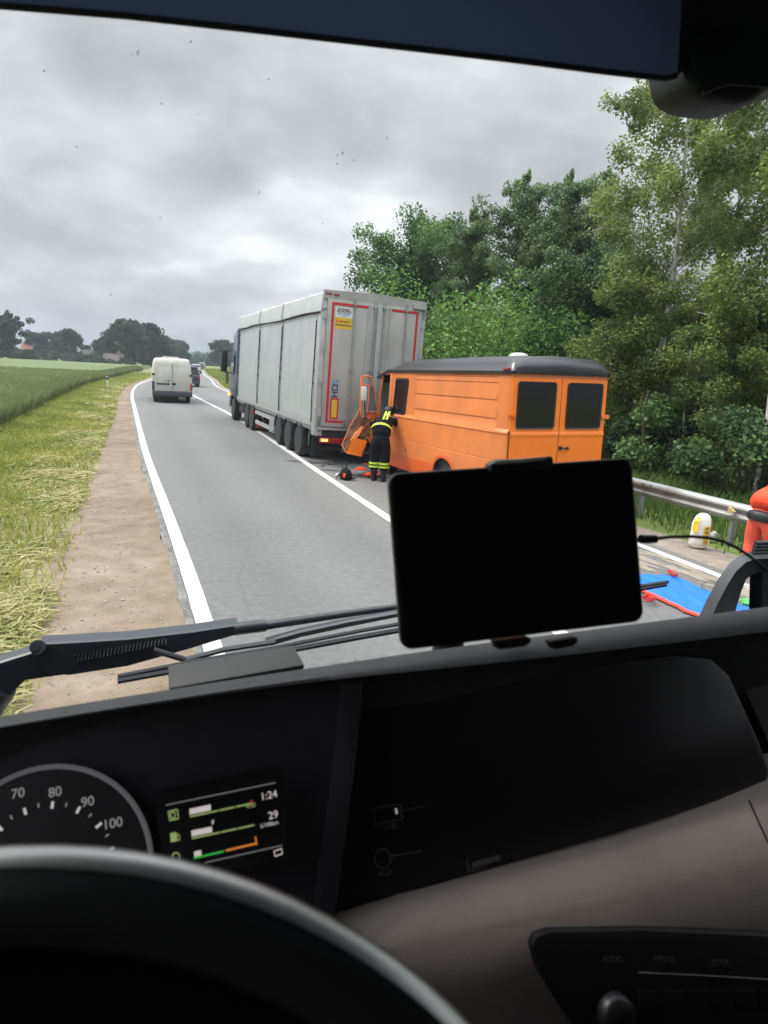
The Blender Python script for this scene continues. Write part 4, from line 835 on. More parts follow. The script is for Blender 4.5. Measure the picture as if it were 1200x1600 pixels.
for v in (.95, 4.2): wheel(wv, .16, v, .31, .2, .19); wheel(wv, 1.82, v, .31, .2, .19, 1)
q = MB(); q.prism([(2.005, 3.7, 1.35), (2.005, 4.3, 1.35), (1.95, 3.9, 1.9), (1.95, 3.65, 1.9)], (-.04, 0, 0)); q.build('side_window', M_glass, wv); MB().box((2.0, 4.1, 1.3), (2.2, 4.2, 1.6)).build('mirror', M_black, wv, bevel=.03)
def make_car(name, label, paint, mw, W_=1.80, L_=4.4, H_=1.72, group=None, plate=True):
    t = thing(name, label, 'car', mw, group)
    MB().loft(rbox_rows(W_, L_, [(.28, .04, .04, .06, .16), (.50, .0, .0, .0, .2), (.92, .0, .01, .0, .2), (1.0, .04, .06, .12, .2)]), close=True, caps=True).build('body', paint, t, smooth=40)
    MB().loft(rbox_rows(W_, L_, [(.98, .05, .08, .9, .15), (1.55 * H_ / 1.72, .17, .32, 1.6, .15)]), close=True, caps=True).build('cabin_glass', M_glass, t, smooth=40)
    MB().loft(rbox_rows(W_, L_, [(H_ - .17, .16, .25, 1.55, .15), (H_ - .05, .19, .28, 1.65, .15), (H_, .3, .42, 1.8, .15)]), close=True, caps=True).build('roof', paint, t, smooth=40)
    for u0 in (.02, W_ - .24): MB().box((u0, -.015, .72), (u0 + .22, .14, .95)).build('tail_lamp', M_redlamp, t, bevel=.02)
    MB().box((.02, -.06, .28), (W_ - .02, .12, .52)).build('rear_bumper', M_bump, t, bevel=.03)
    MB().box((W_ / 2 - .26, -.02, .66), (W_ / 2 + .26, .0, .77)).build('number_plate', M_plate, t)
    for sgn, u in ((-1, -.02), (1, W_ + .02)): MB().box((min(u, u + sgn * .18), 2.9, .95), (max(u, u + sgn * .18), 2.98, 1.12)).build('mirror', M_black, t, bevel=.02)
    for v in (.8, 3.5): wheel(t, .12, v, .33, .2, .2); wheel(t, W_ - .12, v, .33, .2, .2, 1)
    return t
g1 = gnd(313, 605.5)
make_car('dark_car', 'dark blue off-road car with a pale roof edge just ahead of the white van', M_suv, frame((g1.x - 1.75, g1.y - .4, 0), 20))
M_pale = mat('pale car paint', (.5, .5, .5), .35)
for k, (s_, off_, pt, lb) in enumerate(((306.5, 583.5, M_pale, 'pale small car second in the far queue, above the dark car'), (311.5, 578.5, M_suv, 'dark small car third in the far queue'), (316, 575.3, M_pale, 'farthest pale car at the head of the queue near the road bend'))):
    o = gnd(s_, off_); make_car('car', lb, pt, frame((o.x - .9, o.y, 0), 16.5), group='cars far ahead in the queue', H_=1.5)

# ------------------------------------------------------------------ people
M_skin = mat('skin', (.55, .32, .23), .5)
M_navycloth = mat('black firefighter cloth', (.010, .011, .014), .9, spec=.15, var=.35, vscale=14, bump=.5, bscale=25)
M_hiyel = mat('lime reflective band', (.52, .72, .05), .5, emit=None)
M_boot = mat('black boot leather', (.012, .012, .013), .45)
M_hiorg = mat('fluorescent orange cloth', (1.0, .075, .022), .75, var=.12, vscale=9, bump=.5, bscale=18)
M_hired = mat('faded red-orange trousers', (.85, .11, .06), .8, var=.2, vscale=9, bump=.5, bscale=18)
M_grband = mat('silver grey reflective band', (.62, .50, .47), .5)
def skin_mesh(name, verts, edges, radii, m, parent, root=0, sub=2):
    me = bpy.data.meshes.new(name + '_skel'); bm = bmesh.new(); ly = bm.verts.layers.skin.verify(); vs_ = []
    for i_, (p, r_) in enumerate(zip(verts, radii)):
        v = bm.verts.new(p); d = v[ly]; d.radius = (r_, r_) if not isinstance(r_, tuple) else r_; d.use_root = (i_ == root); vs_.append(v)
    for a, b in edges: bm.edges.new((vs_[a], vs_[b]))
    bm.to_mesh(me); bm.free(); o = bpy.data.objects.new(name + '_tmp', me); COL.objects.link(o)
    md = o.modifiers.new('s', 'SKIN'); md.use_smooth_shade = True; md.branch_smoothing = .6; sb = o.modifiers.new('u', 'SUBSURF'); sb.levels = sub; sb.render_levels = sub
    bpy.context.view_layer.update(); out_ = bpy.data.meshes.new_from_object(o.evaluated_get(bpy.context.evaluated_depsgraph_get())); out_.name = name
    bpy.data.objects.remove(o); bpy.data.meshes.remove(me); return link(name, out_, m, parent)
def chain(pts): return [(i, i + 1) for i in range(len(pts) - 1)]
def hand(V_, E_, R_, root_i, base, d, side_, s=.0):
    """five fingers rooted in the palm at vertex root_i; d points down the fingers, side_ across the palm"""
    d = Vector(d).normalized(); sd_ = Vector(side_).normalized(); nrm = d.cross(sd_); b = Vector(base)
    palm = len(V_); V_.append(tuple(b + d * .045)); R_.append((.034, .016)); E_.append((root_i, palm))
    for k, (o_, ln) in enumerate(((-.030, .062), (-.010, .074), (.011, .070), (.030, .055))):
        i0 = len(V_); V_ += [tuple(b + d * .085 + sd_ * o_), tuple(b + d * (.085 + ln * .5) + sd_ * o_ * 1.15 + nrm * .008), tuple(b + d * (.085 + ln * .9) + sd_ * o_ * 1.1 + nrm * .028)]
        R_ += [.009, .0085, .007]; E_ += [(palm, i0), (i0, i0 + 1), (i0 + 1, i0 + 2)]
    i0 = len(V_); V_ += [tuple(b + d * .03 - sd_ * .04 + nrm * .01), tuple(b + d * .07 - sd_ * .058 + nrm * .02)]; R_ += [.011, .009]; E_ += [(palm, i0), (i0, i0 + 1)]
# -- firefighter leaning into the van's open door
ff = thing('person', 'firefighter in black uniform with lime bands bending into the open door of the orange van', 'person', frame((-.15, 14.2, 0), -8))
H0 = (0, 0, .92)
Vb = [(0, 0, .92), (.0, .10, 1.06), (.01, .28, 1.19), (.02, .46, 1.27), (.03, .58, 1.31), (.04, .68, 1.36), (.04, .76, 1.34), (-.10, .0, .88), (-.12, .05, .50), (-.11, .0, .09), (-.12, .12, .045), (.10, .0, .88), (.11, .03, .50), (.10, -.04, .09), (.11, .09, .045),
      (-.17, .50, 1.24), (-.24, .62, 1.0), (-.18, .82, .95), (.22, .50, 1.26), (.30, .66, 1.05), (.24, .88, 1.02)]
Eb = [(0, 1), (1, 2), (2, 3), (3, 4), (4, 5), (5, 6), (0, 7), (7, 8), (8, 9), (9, 10), (0, 11), (11, 12), (12, 13), (13, 14), (3, 15), (15, 16), (16, 17), (3, 18), (18, 19), (19, 20)]
Rb = [.12, .12, .13, .11, .05, .085, .08, .09, .055, .04, .03, .09, .055, .04, .03, .06, .04, .028, .06, .04, .028]
Vb = [tuple(v) for v in Vb]; hand(Vb, Eb, Rb, 17, (-.18, .82, .95), (.2, 1, -.2), (1, 0, 0)); hand(Vb, Eb, Rb, 20, (.24, .88, 1.02), (-.1, 1, -.2), (1, 0, 0))
skin_mesh('body', Vb, Eb, Rb, M_skin, ff)
skin_mesh('trousers', [(0, .08, 1.06), (0, .02, .95), (-.10, 0, .82), (-.12, .05, .50), (-.112, .01, .20), (.105, 0, .82), (.117, .03, .50), (.105, -.02, .20)], [(0, 1), (1, 2), (2, 3), (3, 4), (1, 5), (5, 6), (6, 7)], [(.17, .15), (.185, .17), .14, .108, .10, .14, .108, .10], M_navycloth, ff)
skin_mesh('jacket', [(0, -.05, .90), (.005, .09, 1.06), (.01, .30, 1.19), (.02, .46, 1.25), (.03, .55, 1.29), (-.17, .48, 1.23), (-.25, .62, 1.02), (-.19, .78, .96), (.21, .48, 1.25), (.31, .64, 1.07), (.25, .82, 1.02)], [(0, 1), (1, 2), (2, 3), (3, 4), (3, 5), (5, 6), (6, 7), (3, 8), (8, 9), (9, 10)], [(.225, .20), (.215, .195), (.205, .18), (.18, .14), .07, .09, .07, .06, .09, .07, .06], M_navycloth, ff)
def band(pts, r_, m, parent, name='reflective_band'):
    return MB().tube(pts, r_, 6).build(name, m, parent, smooth=60)
def hoop(c, ax, ra, rb, up, n=28):   # ellipse of points round axis
    ax = Vector(ax).normalized(); up = Vector(up); a = ax.cross(up).normalized(); b = a.cross(ax); return [tuple(Vector(c) + a * math.cos(t) * ra + b * math.sin(t) * rb) for t in np.linspace(0, 2 * math.pi, n)]
def ring_band(c, ax, ra, rb, h, m, parent, name='reflective_band'):
    ax = Vector(ax).normalized(); r1 = hoop(Vector(c) - ax * h / 2, ax, ra, rb, (0, 1, .01)); r2 = hoop(Vector(c) + ax * h / 2, ax, ra, rb, (0, 1, .01)); return MB().loft([r1, r2]).build(name, m, parent, smooth=60)
ring_band((0, .07, 1.045), (0, .75, .62), .228, .212, .055, M_hiyel, ff)
for x_ in (.02, .09): MB().prism([(x_ - .02, .12, 1.275), (x_ + .02, .12, 1.275), (x_ + .03, .42, 1.42), (x_ - .01, .42, 1.42)], (0, 0, .012)).build('reflective_band', M_hiyel, ff)
for (x_, y_) in ((-.112, .028), (.106, .0)):
    ring_band((x_, y_, .375), (0, 0, 1), .116, .116, .045, M_hiyel, ff); ring_band((x_, y_, .305), (0, 0, 1), .113, .113, .04, M_hiyel, ff)
for x_, y_ in ((-.11, 0), (.10, -.05)):
    q = MB(); q.loft([[(x_ + math.cos(t) * a, y_ + oy + math.sin(t) * b, z) for t in np.linspace(0, 2 * math.pi, 15)[:-1]] for z, a, b, oy in ((0, .055, .14, .05), (.03, .058, .145, .05), (.07, .055, .12, .04), (.12, .062, .075, .0), (.24, .075, .078, .0))], close=True, caps=True); q.build('boot', M_boot, ff, smooth=50)
q = MB(); q.lathe([(.125, -.02), (.13, .03), (.12, .09), (.08, .14), (.02, .155)], 20, (.04, .74, 1.37)); q.build('helmet', M_black, ff, smooth=50)
# -- worker in orange at the right edge
gw_ = gnd(1177, 897)
wk = thing('person', 'worker in fluorescent orange jacket and red-orange trousers bending over beside the crash barrier', 'person', frame((gw_.x, gw_.y, -.03), -62))
Vb = [(0, 0, .80), (0, .10, .96), (.0, .26, 1.06), (.0, .42, 1.07), (.0, .54, 1.03), (.0, .66, .98), (.0, .73, .93), (-.10, .0, .76), (-.12, .05, .42), (-.12, -.02, .08), (-.12, .11, .03), (.10, .0, .76), (.12, .10, .43), (.12, .02, .08), (.12, .15, .03),
      (-.19, .42, 1.0), (-.22, .50, .74), (-.20, .58, .54), (.19, .42, 1.0), (.22, .55, .74), (.18, .62, .52)]
Vb = [tuple(v) for v in Vb]; Eb = [(0, 1), (1, 2), (2, 3), (3, 4), (4, 5), (5, 6), (0, 7), (7, 8), (8, 9), (9, 10), (0, 11), (11, 12), (12, 13), (13, 14), (3, 15), (15, 16), (16, 17), (3, 18), (18, 19), (19, 20)]
Rb = [.12, .12, .12, .11, .05, .088, .08, .09, .055, .04, .03, .09, .055, .04, .03, .05, .038, .027, .05, .038, .027]
hand(Vb, Eb, Rb, 17, (-.20, .58, .54), (.0, .2, -1), (0, 1, 0)); hand(Vb, Eb, Rb, 20, (.18, .62, .52), (.0, .2, -1), (0, 1, 0))
skin_mesh('body', Vb, Eb, Rb, M_skin, wk)
skin_mesh('trousers', [(0, .08, .94), (0, .01, .83), (-.10, 0, .72), (-.12, .05, .42), (-.12, 0, .12), (.10, 0, .72), (.12, .09, .42), (.12, .03, .12)], [(0, 1), (1, 2), (2, 3), (3, 4), (1, 5), (5, 6), (6, 7)], [(.15, .13), (.155, .145), .12, .092, .085, .12, .092, .085], M_hired, wk)
skin_mesh('dark_waistband', [(0, .03, .84), (0, .0, .76), (0, -.01, .69)], [(0, 1), (1, 2)], [(.20, .18), (.215, .195), (.20, .18)], M_black, wk)
skin_mesh('jacket', [(0, -.05, .84), (.0, .08, .97), (.0, .27, 1.07), (.0, .42, 1.08), (.0, .50, 1.04), (-.19, .41, 1.02), (-.235, .49, .76), (-.21, .56, .60), (.19, .41, 1.02), (.235, .54, .76), (.19, .60, .58)], [(0, 1), (1, 2), (2, 3), (3, 4), (3, 5), (5, 6), (6, 7), (3, 8), (8, 9), (9, 10)], [(.235, .21), (.23, .20), (.20, .18), (.175, .135), .07, .085, .065, .058, .085, .065, .058], M_hiorg, wk)
ring_band((0, .27, 1.05), (0, 1, .25), .196, .165, .05, M_grband, wk)
for z_, y_, r_ in ((.72, .50, .078), (.64, .535, .074)): ring_band((-.228, y_, z_), (.1, .3, -1), r_, r_, .035, M_grband, wk)
q = MB(); q.lathe([(.11, -.02), (.11, .03), (.09, .08), (.02, .105)], 18, (.0, .70, .99)); q.build('hair', mat('dark hair', (.03, .02, .015), .7), wk, smooth=50)
for x_, y_ in ((-.12, -.02), (.12, .02)):
    q = MB(); q.loft([[(x_ + math.cos(t) * a, y_ + oy + math.sin(t) * b, z) for t in np.linspace(0, 2 * math.pi, 15)[:-1]] for z, a, b, oy in ((0, .055, .14, .05), (.03, .058, .145, .05), (.07, .055, .12, .04), (.18, .062, .065, .0))], close=True, caps=True); q.build('boot', M_boot, wk, smooth=50)

# ------------------------------------------------------------------ things on the ground
# tool bag
tb = thing('tool_bag', 'black tool bag with an orange pocket lying on the road beside the centre line', 'bag', frame((*gnd(540, 749)[:2], .0), 20))
q = MB().loft([[(math.cos(t) * a, math.sin(t) * b, z) for t in np.linspace(0, 2 * math.pi, 17)[:-1]] for z, a, b in ((0, .10, .16), (.05, .13, .20), (.13, .12, .19), (.20, .08, .15), (.24, .03, .08))], close=True, caps=True); q.build('bag_body', M_navycloth, tb, smooth=50)
MB().box((-.10, -.17, .05), (-.01, -.12, .15)).build('pocket', M_hiorg, tb, bevel=.02)
MB().tube([(-.08, -.05, .2), (-.10, -.02, .34), (-.02, .05, .37), (.05, .08, .22)], .012, 6).build('handle', M_black, tb)
q = MB(); q.cyl((-.2, .05, .05), (-.13, .10, .10), .04, 10); q.build('end_cap', M_steel, tb, bevel=.01)
q = MB(); q.tube([(.10, -.1, .04), (.16, -.14, .05), (.2, -.1, .09)], .02, 6); q.build('strap', M_black, tb)
# clothing heap
ch = thing('clothes_heap', 'crumpled fluorescent orange and grey jacket heaped at the feet of the firefighter', 'jacket', frame((*gnd(568, 744)[:2], .0), 10))
def heap(name, m, c, s, sd, parent):
    g2 = random.Random(sd); bm = bmesh.new(); bmesh.ops.create_icosphere(bm, subdivisions=3, radius=1); ph = [g2.uniform(0, 6) for _ in range(6)]
    for v in bm.verts:
        n_ = 1 + .22 * math.sin(v.co.x * 5 + ph[0]) * math.sin(v.co.y * 4 + ph[1]) + .14 * math.sin(v.co.z * 9 + v.co.x * 6 + ph[2]) + .07 * g2.uniform(-1, 1)
        v.co = Vector((v.co.x * s[0] * n_ + c[0], v.co.y * s[1] * n_ + c[1], max(.0, v.co.z * s[2] * n_ + c[2])))
    me = bpy.data.meshes.new(name); bm.to_mesh(me); bm.free(); me.polygons.foreach_set('use_smooth', [True] * len(me.polygons)); return link(name, me, m, parent)
heap('jacket_body', mat('grey lining', (.16, .15, .15), .9), (0, .05, .05), (.24, .16, .08), 3, ch); heap('sleeve', M_hiorg, (-.05, .12, .13), (.13, .07, .05), 4, ch); heap('sleeve', M_hiorg, (.16, -.14, .06), (.16, .08, .05), 5, ch); heap('sleeve_cuff', M_hiorg, (.26, -.02, .10), (.06, .07, .08), 6, ch)
# wreckage pieces
for k, (x, y, s_, m, lb) in enumerate(((502, 729, .10, M_steel, 'small bent metal scrap on the road behind the trailer'), (585, 736, .12, M_black, 'black plastic scrap under the crushed front of the van'), (571, 727, .09, M_orange, 'small orange paint fragment below the torn van door'), (514, 727, .06, M_black, 'tiny dark fragment on the road behind the trailer wheels'), (430, 662, .09, M_white, 'white speck of litter on the road beside the trailer'), (558, 725, .10, M_dark, 'dark fragment on the road under the torn door'), (520, 723, .05, M_steel, 'tiny shiny fragment under the tail of the trailer'))):
    g2 = random.Random(k); o = gnd(x, y); q = MB(); pts = [(math.cos(t) * s_ * g2.uniform(.5, 1.2), math.sin(t) * s_ * g2.uniform(.3, .8), .008 + g2.uniform(0, .03)) for t in np.linspace(0, 5.3, 6)]
    q.prism(pts, (.0, .0, .012)); ob = q.build('debris_fragment', m); ob.location = (o.x, o.y, .0); tag(ob, lb, 'debris', 'wreckage fragments on the road')
# sacks by the rail
sk = thing('sack', 'full white and yellow paper sack standing in the grass below the crash barrier', 'sack', frame((*gnd(1091, 852)[:2], -.02), 15))
g_ = random.Random(12); rows = []
for z, a, b in ((0, .13, .10), (.04, .155, .12), (.15, .15, .125), (.25, .14, .115), (.34, .145, .11), (.42, .13, .09), (.47, .10, .07), (.50, .05, .04)): rows.append([(math.cos(t) * a * g_.uniform(.93, 1.06) + z * .03, math.sin(t) * b * g_.uniform(.93, 1.06), z) for t in np.linspace(0, 2 * math.pi, 21)[:-1]])
M_sack = mat('white sack paper', (.78, .77, .72), .7, var=.1, vscale=9, bump=.6, bscale=12)
q = MB().loft(rows, close=True, caps=True); q.build('sack_body', M_sack, sk, smooth=60)
M_ylw = mat('yellow print', (.78, .50, .03), .6)
q = MB(); q.loft([[(-.045 + .02, -.128, .06), (.045, -.128, .06)], [(-.045, -.135, .2), (.05, -.132, .2)], [(-.04, -.122, .33), (.05, -.122, .33)]]); q.build('printed_stripe', M_ylw, sk)
q = MB(); q.loft([[(-.165, -.02, .24), (-.15, -.02, .40), (-.1, -.02, .45)], [(-.13, -.10, .24), (-.11, -.09, .40), (-.08, -.07, .44)]]); q.loft([[(.165, -.02, .22), (.155, -.02, .38), (.11, -.02, .44)], [(.12, -.11, .24), (.11, -.09, .40), (.08, -.07, .44)]]); q.build('printed_shoulder', M_ylw, sk)
q = MB(); 
for z in (.09, .16, .23, .29): q.box((-.03, -.142, z), (.035, -.136, z + .03))
q.build('print_marks', mat('brown print', (.35, .19, .03), .6), sk)
pb = tag(heap('plastic_bag', mat('cloudy plastic', (.5, .53, .5), .3), (0, 0, .05), (.10, .07, .09), 8, None), 'small clear plastic bag blown against the grass beside the white sack', 'bag'); pb.location = gnd(1110, 842)
# blue tarpaulin with red edge
tp = thing('blue_tarpaulin', 'bright blue tarpaulin with a red hem spread flat on the road', 'tarpaulin', None)
TQ = [gnd(935, 895), gnd(1052, 902), gnd(1206, 967), gnd(1112, 977)]
def bil(a, b): return TQ[0].lerp(TQ[1], a).lerp(TQ[3].lerp(TQ[2], a), b)
rows = []
for b in np.linspace(0, 1, 26): rows.append([(lambda p_: (p_.x, p_.y, .018 + .012 * math.sin(p_.x * 9 + p_.y * 3) * math.sin(p_.y * 7) + .006 * math.sin(31 * a + 17 * b)))(bil(a, b)) for a in np.linspace(0, 1, 26)])
MB().loft(rows).build('sheet', mat('blue woven plastic', (.018, .17, .74), .45, var=.14, vscale=3, bump=.3, bscale=9), tp, smooth=True)
g_ = random.Random(3)
MB().tube([tuple(TQ[0].lerp(TQ[3], t) + Vector((g_.uniform(-.02, .02), g_.uniform(-.02, .02), .03))) for t in np.linspace(0, 1, 16)], .020, 6).build('hem', M_hired, tp, smooth=60)
MB().tube([tuple(TQ[3].lerp(TQ[2], t) + Vector((g_.uniform(-.02, .02), g_.uniform(-.02, .02), .03))) for t in np.linspace(0, 1, 12)], .020, 6).build('hem', M_hired, tp, smooth=60)
M_red2 = mat('red webbing', (.62, .03, .03), .6)
for k, (pts, lb) in enumerate((([(1044, 897), (1050, 903), (1056, 907)], 'red strap end lying on the far edge of the blue tarpaulin'), ([(1006, 940), (1013, 938), (1020, 944), (1012, 947)], 'tangle of red webbing at the near left edge of the blue tarpaulin'))):
    q = MB(); q.tube([tuple(gnd(x, y) + Vector((0, 0, .045 + .01 * i_))) for i_, (x, y) in enumerate(pts)], .028 if k else .022, 6); tag(q.build('red_strap', M_red2, smooth=60), lb, 'strap')
gp = tag(heap('green_cloth', mat('green cloth', (.10, .42, .12), .8), (0, 0, .03), (.16, .10, .05), 14, None), 'crumpled bright green cloth on the road at the right corner of the tarpaulin', 'cloth'); gp.location = gnd(1178, 947)
# spilt sand across the lane
M_sand = ground_mat('spilt sand', [(.35, (.19, .17, .14)), (.5, (.28, .245, .20)), (.65, (.37, .32, .26))], scale=2, mid=9, fine=60, bump=1)
g_ = np.random.default_rng(4); sv = []; sf = []
for k in range(34):
    c = gnd(float(g_.uniform(1000, 1200)), 0, 0) if False else None
    t = g_.uniform(0, 1); x0 = 985 + 260 * t; y0 = 868 + 78 * t + g_.normal() * 9; o = gnd(x0, y0); a = R(-58 + g_.normal() * 10); rl, rw = g_.uniform(.12, .42), g_.uniform(.03, .09); b0 = len(sv); nn = 14
    for q_ in range(nn):
        th = 2 * math.pi * q_ / nn; rr_ = 1 + g_.normal() * .22; X_, Y_ = math.cos(th) * rl * rr_, math.sin(th) * rw * rr_; sv.append((o.x + X_ * math.cos(a) - Y_ * math.sin(a), o.y + X_ * math.sin(a) + Y_ * math.cos(a), .0035 + .00006 * k))
    sf.append(tuple(range(b0, b0 + nn)))
q = MB(); q.add(sv, sf); tag(q.build('spilt_sand', M_sand), kind='stuff')
# dark fluid stains
q = MB(); 
for k, (x, y, a, b) in enumerate(((480, 722, .5, .22), (520, 735, .35, .1), (560, 740, .4, .15), (600, 745, .9, .35))):
    o = gnd(x, y); q.add([(o.x + math.cos(t) * a * (1 + .25 * math.sin(3 * t + k)), o.y + math.sin(t) * b * (1 + .3 * math.sin(4 * t + k)), .004 + k * .0003) for t in np.linspace(0, 2 * math.pi, 25)[:-1]], [tuple(range(24))])
tag(q.build('fluid_stain', mat('oily stain', (.07, .068, .065), .55, var=.5, vscale=4)), kind='stuff')

# ------------------------------------------------------------------ crash barrier
gr = thing('crash_barrier', 'grey galvanised crash barrier between the road and the dark wood', 'crash barrier')
A = gnd(994, 747, .64); B = gnd(1156, 786, .64); dv = (B - A).normalized(); nrm = Vector((dv.y, -dv.x, 0)).normalized()
if nrm.dot(Vector((-A.x, -A.y, 0))) < 0: nrm = -nrm
prof_r = [(0, .64), (.03, .625), (.075, .575), (.075, .555), (.02, .51), (.02, .485), (.075, .44), (.075, .42), (.03, .365), (0, .35)]
p0 = A - dv * 7.0; p1 = B + dv * 3.2; ln = (p1 - p0).length; rows = []
for t in np.linspace(0, 1, 40):
    c = p0.lerp(p1, t); rows.append([(c.x + nrm.x * a, c.y + nrm.y * a, b) for a, b in prof_r] + [(c.x + nrm.x * (a - .006), c.y + nrm.y * (a - .006), b) for a, b in prof_r[::-1]])
MB().loft(rows, close=True, caps=True).build('beam', mat('weathered zinc', (.36, .37, .37), .5, .55, var=.35, vscale=2.2, col2=(.24, .235, .22)), gr, smooth=45)
for t in np.arange(1.1, ln, 2.0):
    c = p0 + dv * t; MB().prism([(c.x - nrm.x * .02, c.y - nrm.y * .02, -.1), (c.x - nrm.x * .02 + dv.x * .06, c.y - nrm.y * .02 + dv.y * .06, -.1), (c.x - nrm.x * .11 + dv.x * .06, c.y - nrm.y * .11 + dv.y * .06, -.1), (c.x - nrm.x * .11, c.y - nrm.y * .11, -.1)], (0, 0, .70)).build('post', M_steel, gr)
c = gnd(1149, 798, .52); q = MB(); q.prism([c + nrm * .085 + dv * -.06 + Vector((0, 0, -.05)), c + nrm * .085 + dv * .07, c + nrm * .085 + dv * -.06 + Vector((0, 0, .06))], nrm * -.03); q.build('reflector', mat('dull yellow reflector', (.48, .38, .13), .4), gr)
for x_, y_ in ((1010, 756), (1022, 759)):
    c = gnd(x_, y_, .60); MB().tube([c + nrm * .05, c + nrm * .09], .012, 6).build('bolt', M_dark, gr)
# marker posts
def post(x, y, h, lb, dark=False, wd=.12):
    o = gnd(x, y); t = thing('marker_post', lb, 'marker post', frame((o.x, o.y, -.05), 15)); c_ = M_white if not dark else mat('weathered timber', (.07, .065, .055), .9, var=.4, vscale=9)
    MB().prism([(-wd / 2, 0, 0), (wd / 2, 0, 0), (wd / 2, 0, h - .03), (-wd / 2, 0, h)], (0, .04 if not dark else .12, 0)).build('post_body', c_, t, bevel=.008)
    if not dark: MB().box((-wd / 2 - .003, -.004, h * .72), (wd / 2 + .003, .044, h * .92)).build('black_band', M_black, t); MB().box((-.02, -.008, h * .76), (.02, -.0045, h * .88)).build('reflector', M_redlamp, t)
post(168, 606, .85, 'white marker post with black band in the grass left of the gravel'); post(355, 600, 1.35, 'dark weathered post in the meadow beside the lorry cab', True, .30)
# farm buildings far left
M_thatch = mat('weathered roof', (.10, .085, .075), .9, var=.3, vscale=2); M_brick = mat('dull wall', (.24, .17, .13), .9, var=.3, vscale=2); M_lwall = mat('pale wall', (.42, .39, .33), .9)
def house(x, Y, W_, D_, h, rh, rz, lb, wall, roof):
    o = gz(x, Y); t = thing('farm_building', lb, 'building', frame((o[0], o[1], -.1), rz))
    MB().box((-W_ / 2, 0, 0), (W_ / 2, D_, h)).build('wall', wall, t)
    r_ = MB().prism([(-W_ / 2 - .3, -.4, h - .1), (-W_ / 2 - .3, D_ / 2, h + rh), (-W_ / 2 - .3, D_ + .4, h - .1)], (W_ + .6, 0, 0)).build('roof', roof, t)
    MB().box((W_ * .2, D_ / 2 - .3, h + rh - .4), (W_ * .2 + .6, D_ / 2 + .3, h + rh + .7)).build('chimney', M_brick, r_)
    for u in (-W_ * .3, 0, W_ * .3): f = MB().box((u - .5, -.04, h * .3), (u + .5, -.005, h * .8)).build('window', M_glass, t)
house(180, 152, 3.6, 3.5, 1.2, 1.5, 20, 'small dark-roofed barn in front of the big dark tree clump', M_lwall, M_thatch)
house(143, 172, 3.2, 4, 1.2, 2.2, 10, 'long low farm building half hidden by bushes left of the barn', M_brick, M_thatch)
house(48, 182, 2.6, 4, 3.0, 1.6, 10, 'house with reddish roof peeping over the hedge near the tall tree', M_lwall, mat('red tile roof', (.22, .09, .06), .9))

# ------------------------------------------------------------------ our own truck: cab interior round the camera
CM = Matrix.Translation((0, 0, 2.3)) @ Matrix.Rotation(R(19), 4, 'Z')      # cab axes: x right, y forward, z up, origin at the eye
CI = CM.inverted()
def cp(x, y, d): return CI @ IP(x, y, d)                 # cab coordinates of the point seen at picture x,y and depth d
def cv(x, y, v):                                         # ... on the vertical plane v metres ahead
    r = CI.to_3x3() @ Vector(ray(x, y)); return r * (v / r.y)
M_dash = mat('black dash plastic', (.042, .037, .043), .62, var=.15, vscale=30, bump=.12, bscale=900)
M_pad = mat('charcoal dash pad', (.030, .031, .034), .75, var=.1, vscale=30, bump=.2, bscale=900)
M_gloss = mat('black panel', (.011, .010, .012), .4, bump=.05, bscale=700)
M_beige = mat('beige dash plastic', (.37, .315, .28), .6, var=.08, vscale=20, bump=.15, bscale=800)
M_header = mat('blue-grey header cloth', (.10, .14, .24), .85, var=.1, vscale=30, bump=.1, bscale=500)
M_wiper = mat('satin black wiper', (.030, .036, .045), .42, var=.3, vscale=12, spec=.6)
M_tabscr = mat('black tablet glass', (.012, .010, .012), .3, spec=.35, var=.25, vscale=25)
M_tabrim = mat('tablet edge', (.02, .02, .02), .35)
ours = thing('truck_cab', 'dark cab of our own truck with black dashboard, blurred steering wheel, wipers and header', 'truck cab', CM)
def sub(name, parent=None):
    o = bpy.data.objects.new(name, None); COL.objects.link(o); o.parent = parent or ours; return o
def curve_row(pts, n=48):
    xs = [p[0] for p in pts]; t = np.linspace(xs[0], xs[-1], n)
    from_ = np.array(pts, float); out_ = []
    ys = np.interp(t, xs, from_[:, 1]); ds = np.interp(t, xs, from_[:, 2]); k = np.ones(7) / 7
    ys = np.r_[ys[:3], np.convolve(ys, k, 'valid'), ys[-3:]]; ds = np.r_[ds[:3], np.convolve(ds, k, 'valid'), ds[-3:]]
    return [cp(a, b, c) for a, b, c in zip(t, ys, ds)]
rB = curve_row([(-350, 1193, .58), (0, 1133, .64), (260, 1091, .68), (475, 1057, .73), (700, 1023, .79), (1000, 984, .88), (1200, 957, .95), (1500, 918, 1.06)])
rB2 = [p + Vector((0, .012, .003)) for p in rB]
rA = [p + Vector((0, max(.02, 1.16 - p.y), -.5 * max(.02, 1.16 - p.y) - .012)) for p in rB]
rC = curve_row([(-350, 1196, .572), (0, 1137, .632), (260, 1097, .672), (475, 1066, .72), (700, 1044, .775), (1000, 1011, .862), (1200, 987, .93), (1500, 947, 1.04)])
rC2 = [p + Vector((0, .02, -.008)) for p in rC]
rC3 = [p + Vector((0, .05, -.5)) for p in rC]
mid = [a.lerp(b, .45) + Vector((0, -.004, .002)) for a, b in zip(rB, rC)]
dash = MB().loft([rA, rB2, rB, mid, rC, rC2, rC3]).build('dash_pad', M_pad, ours, smooth=60)
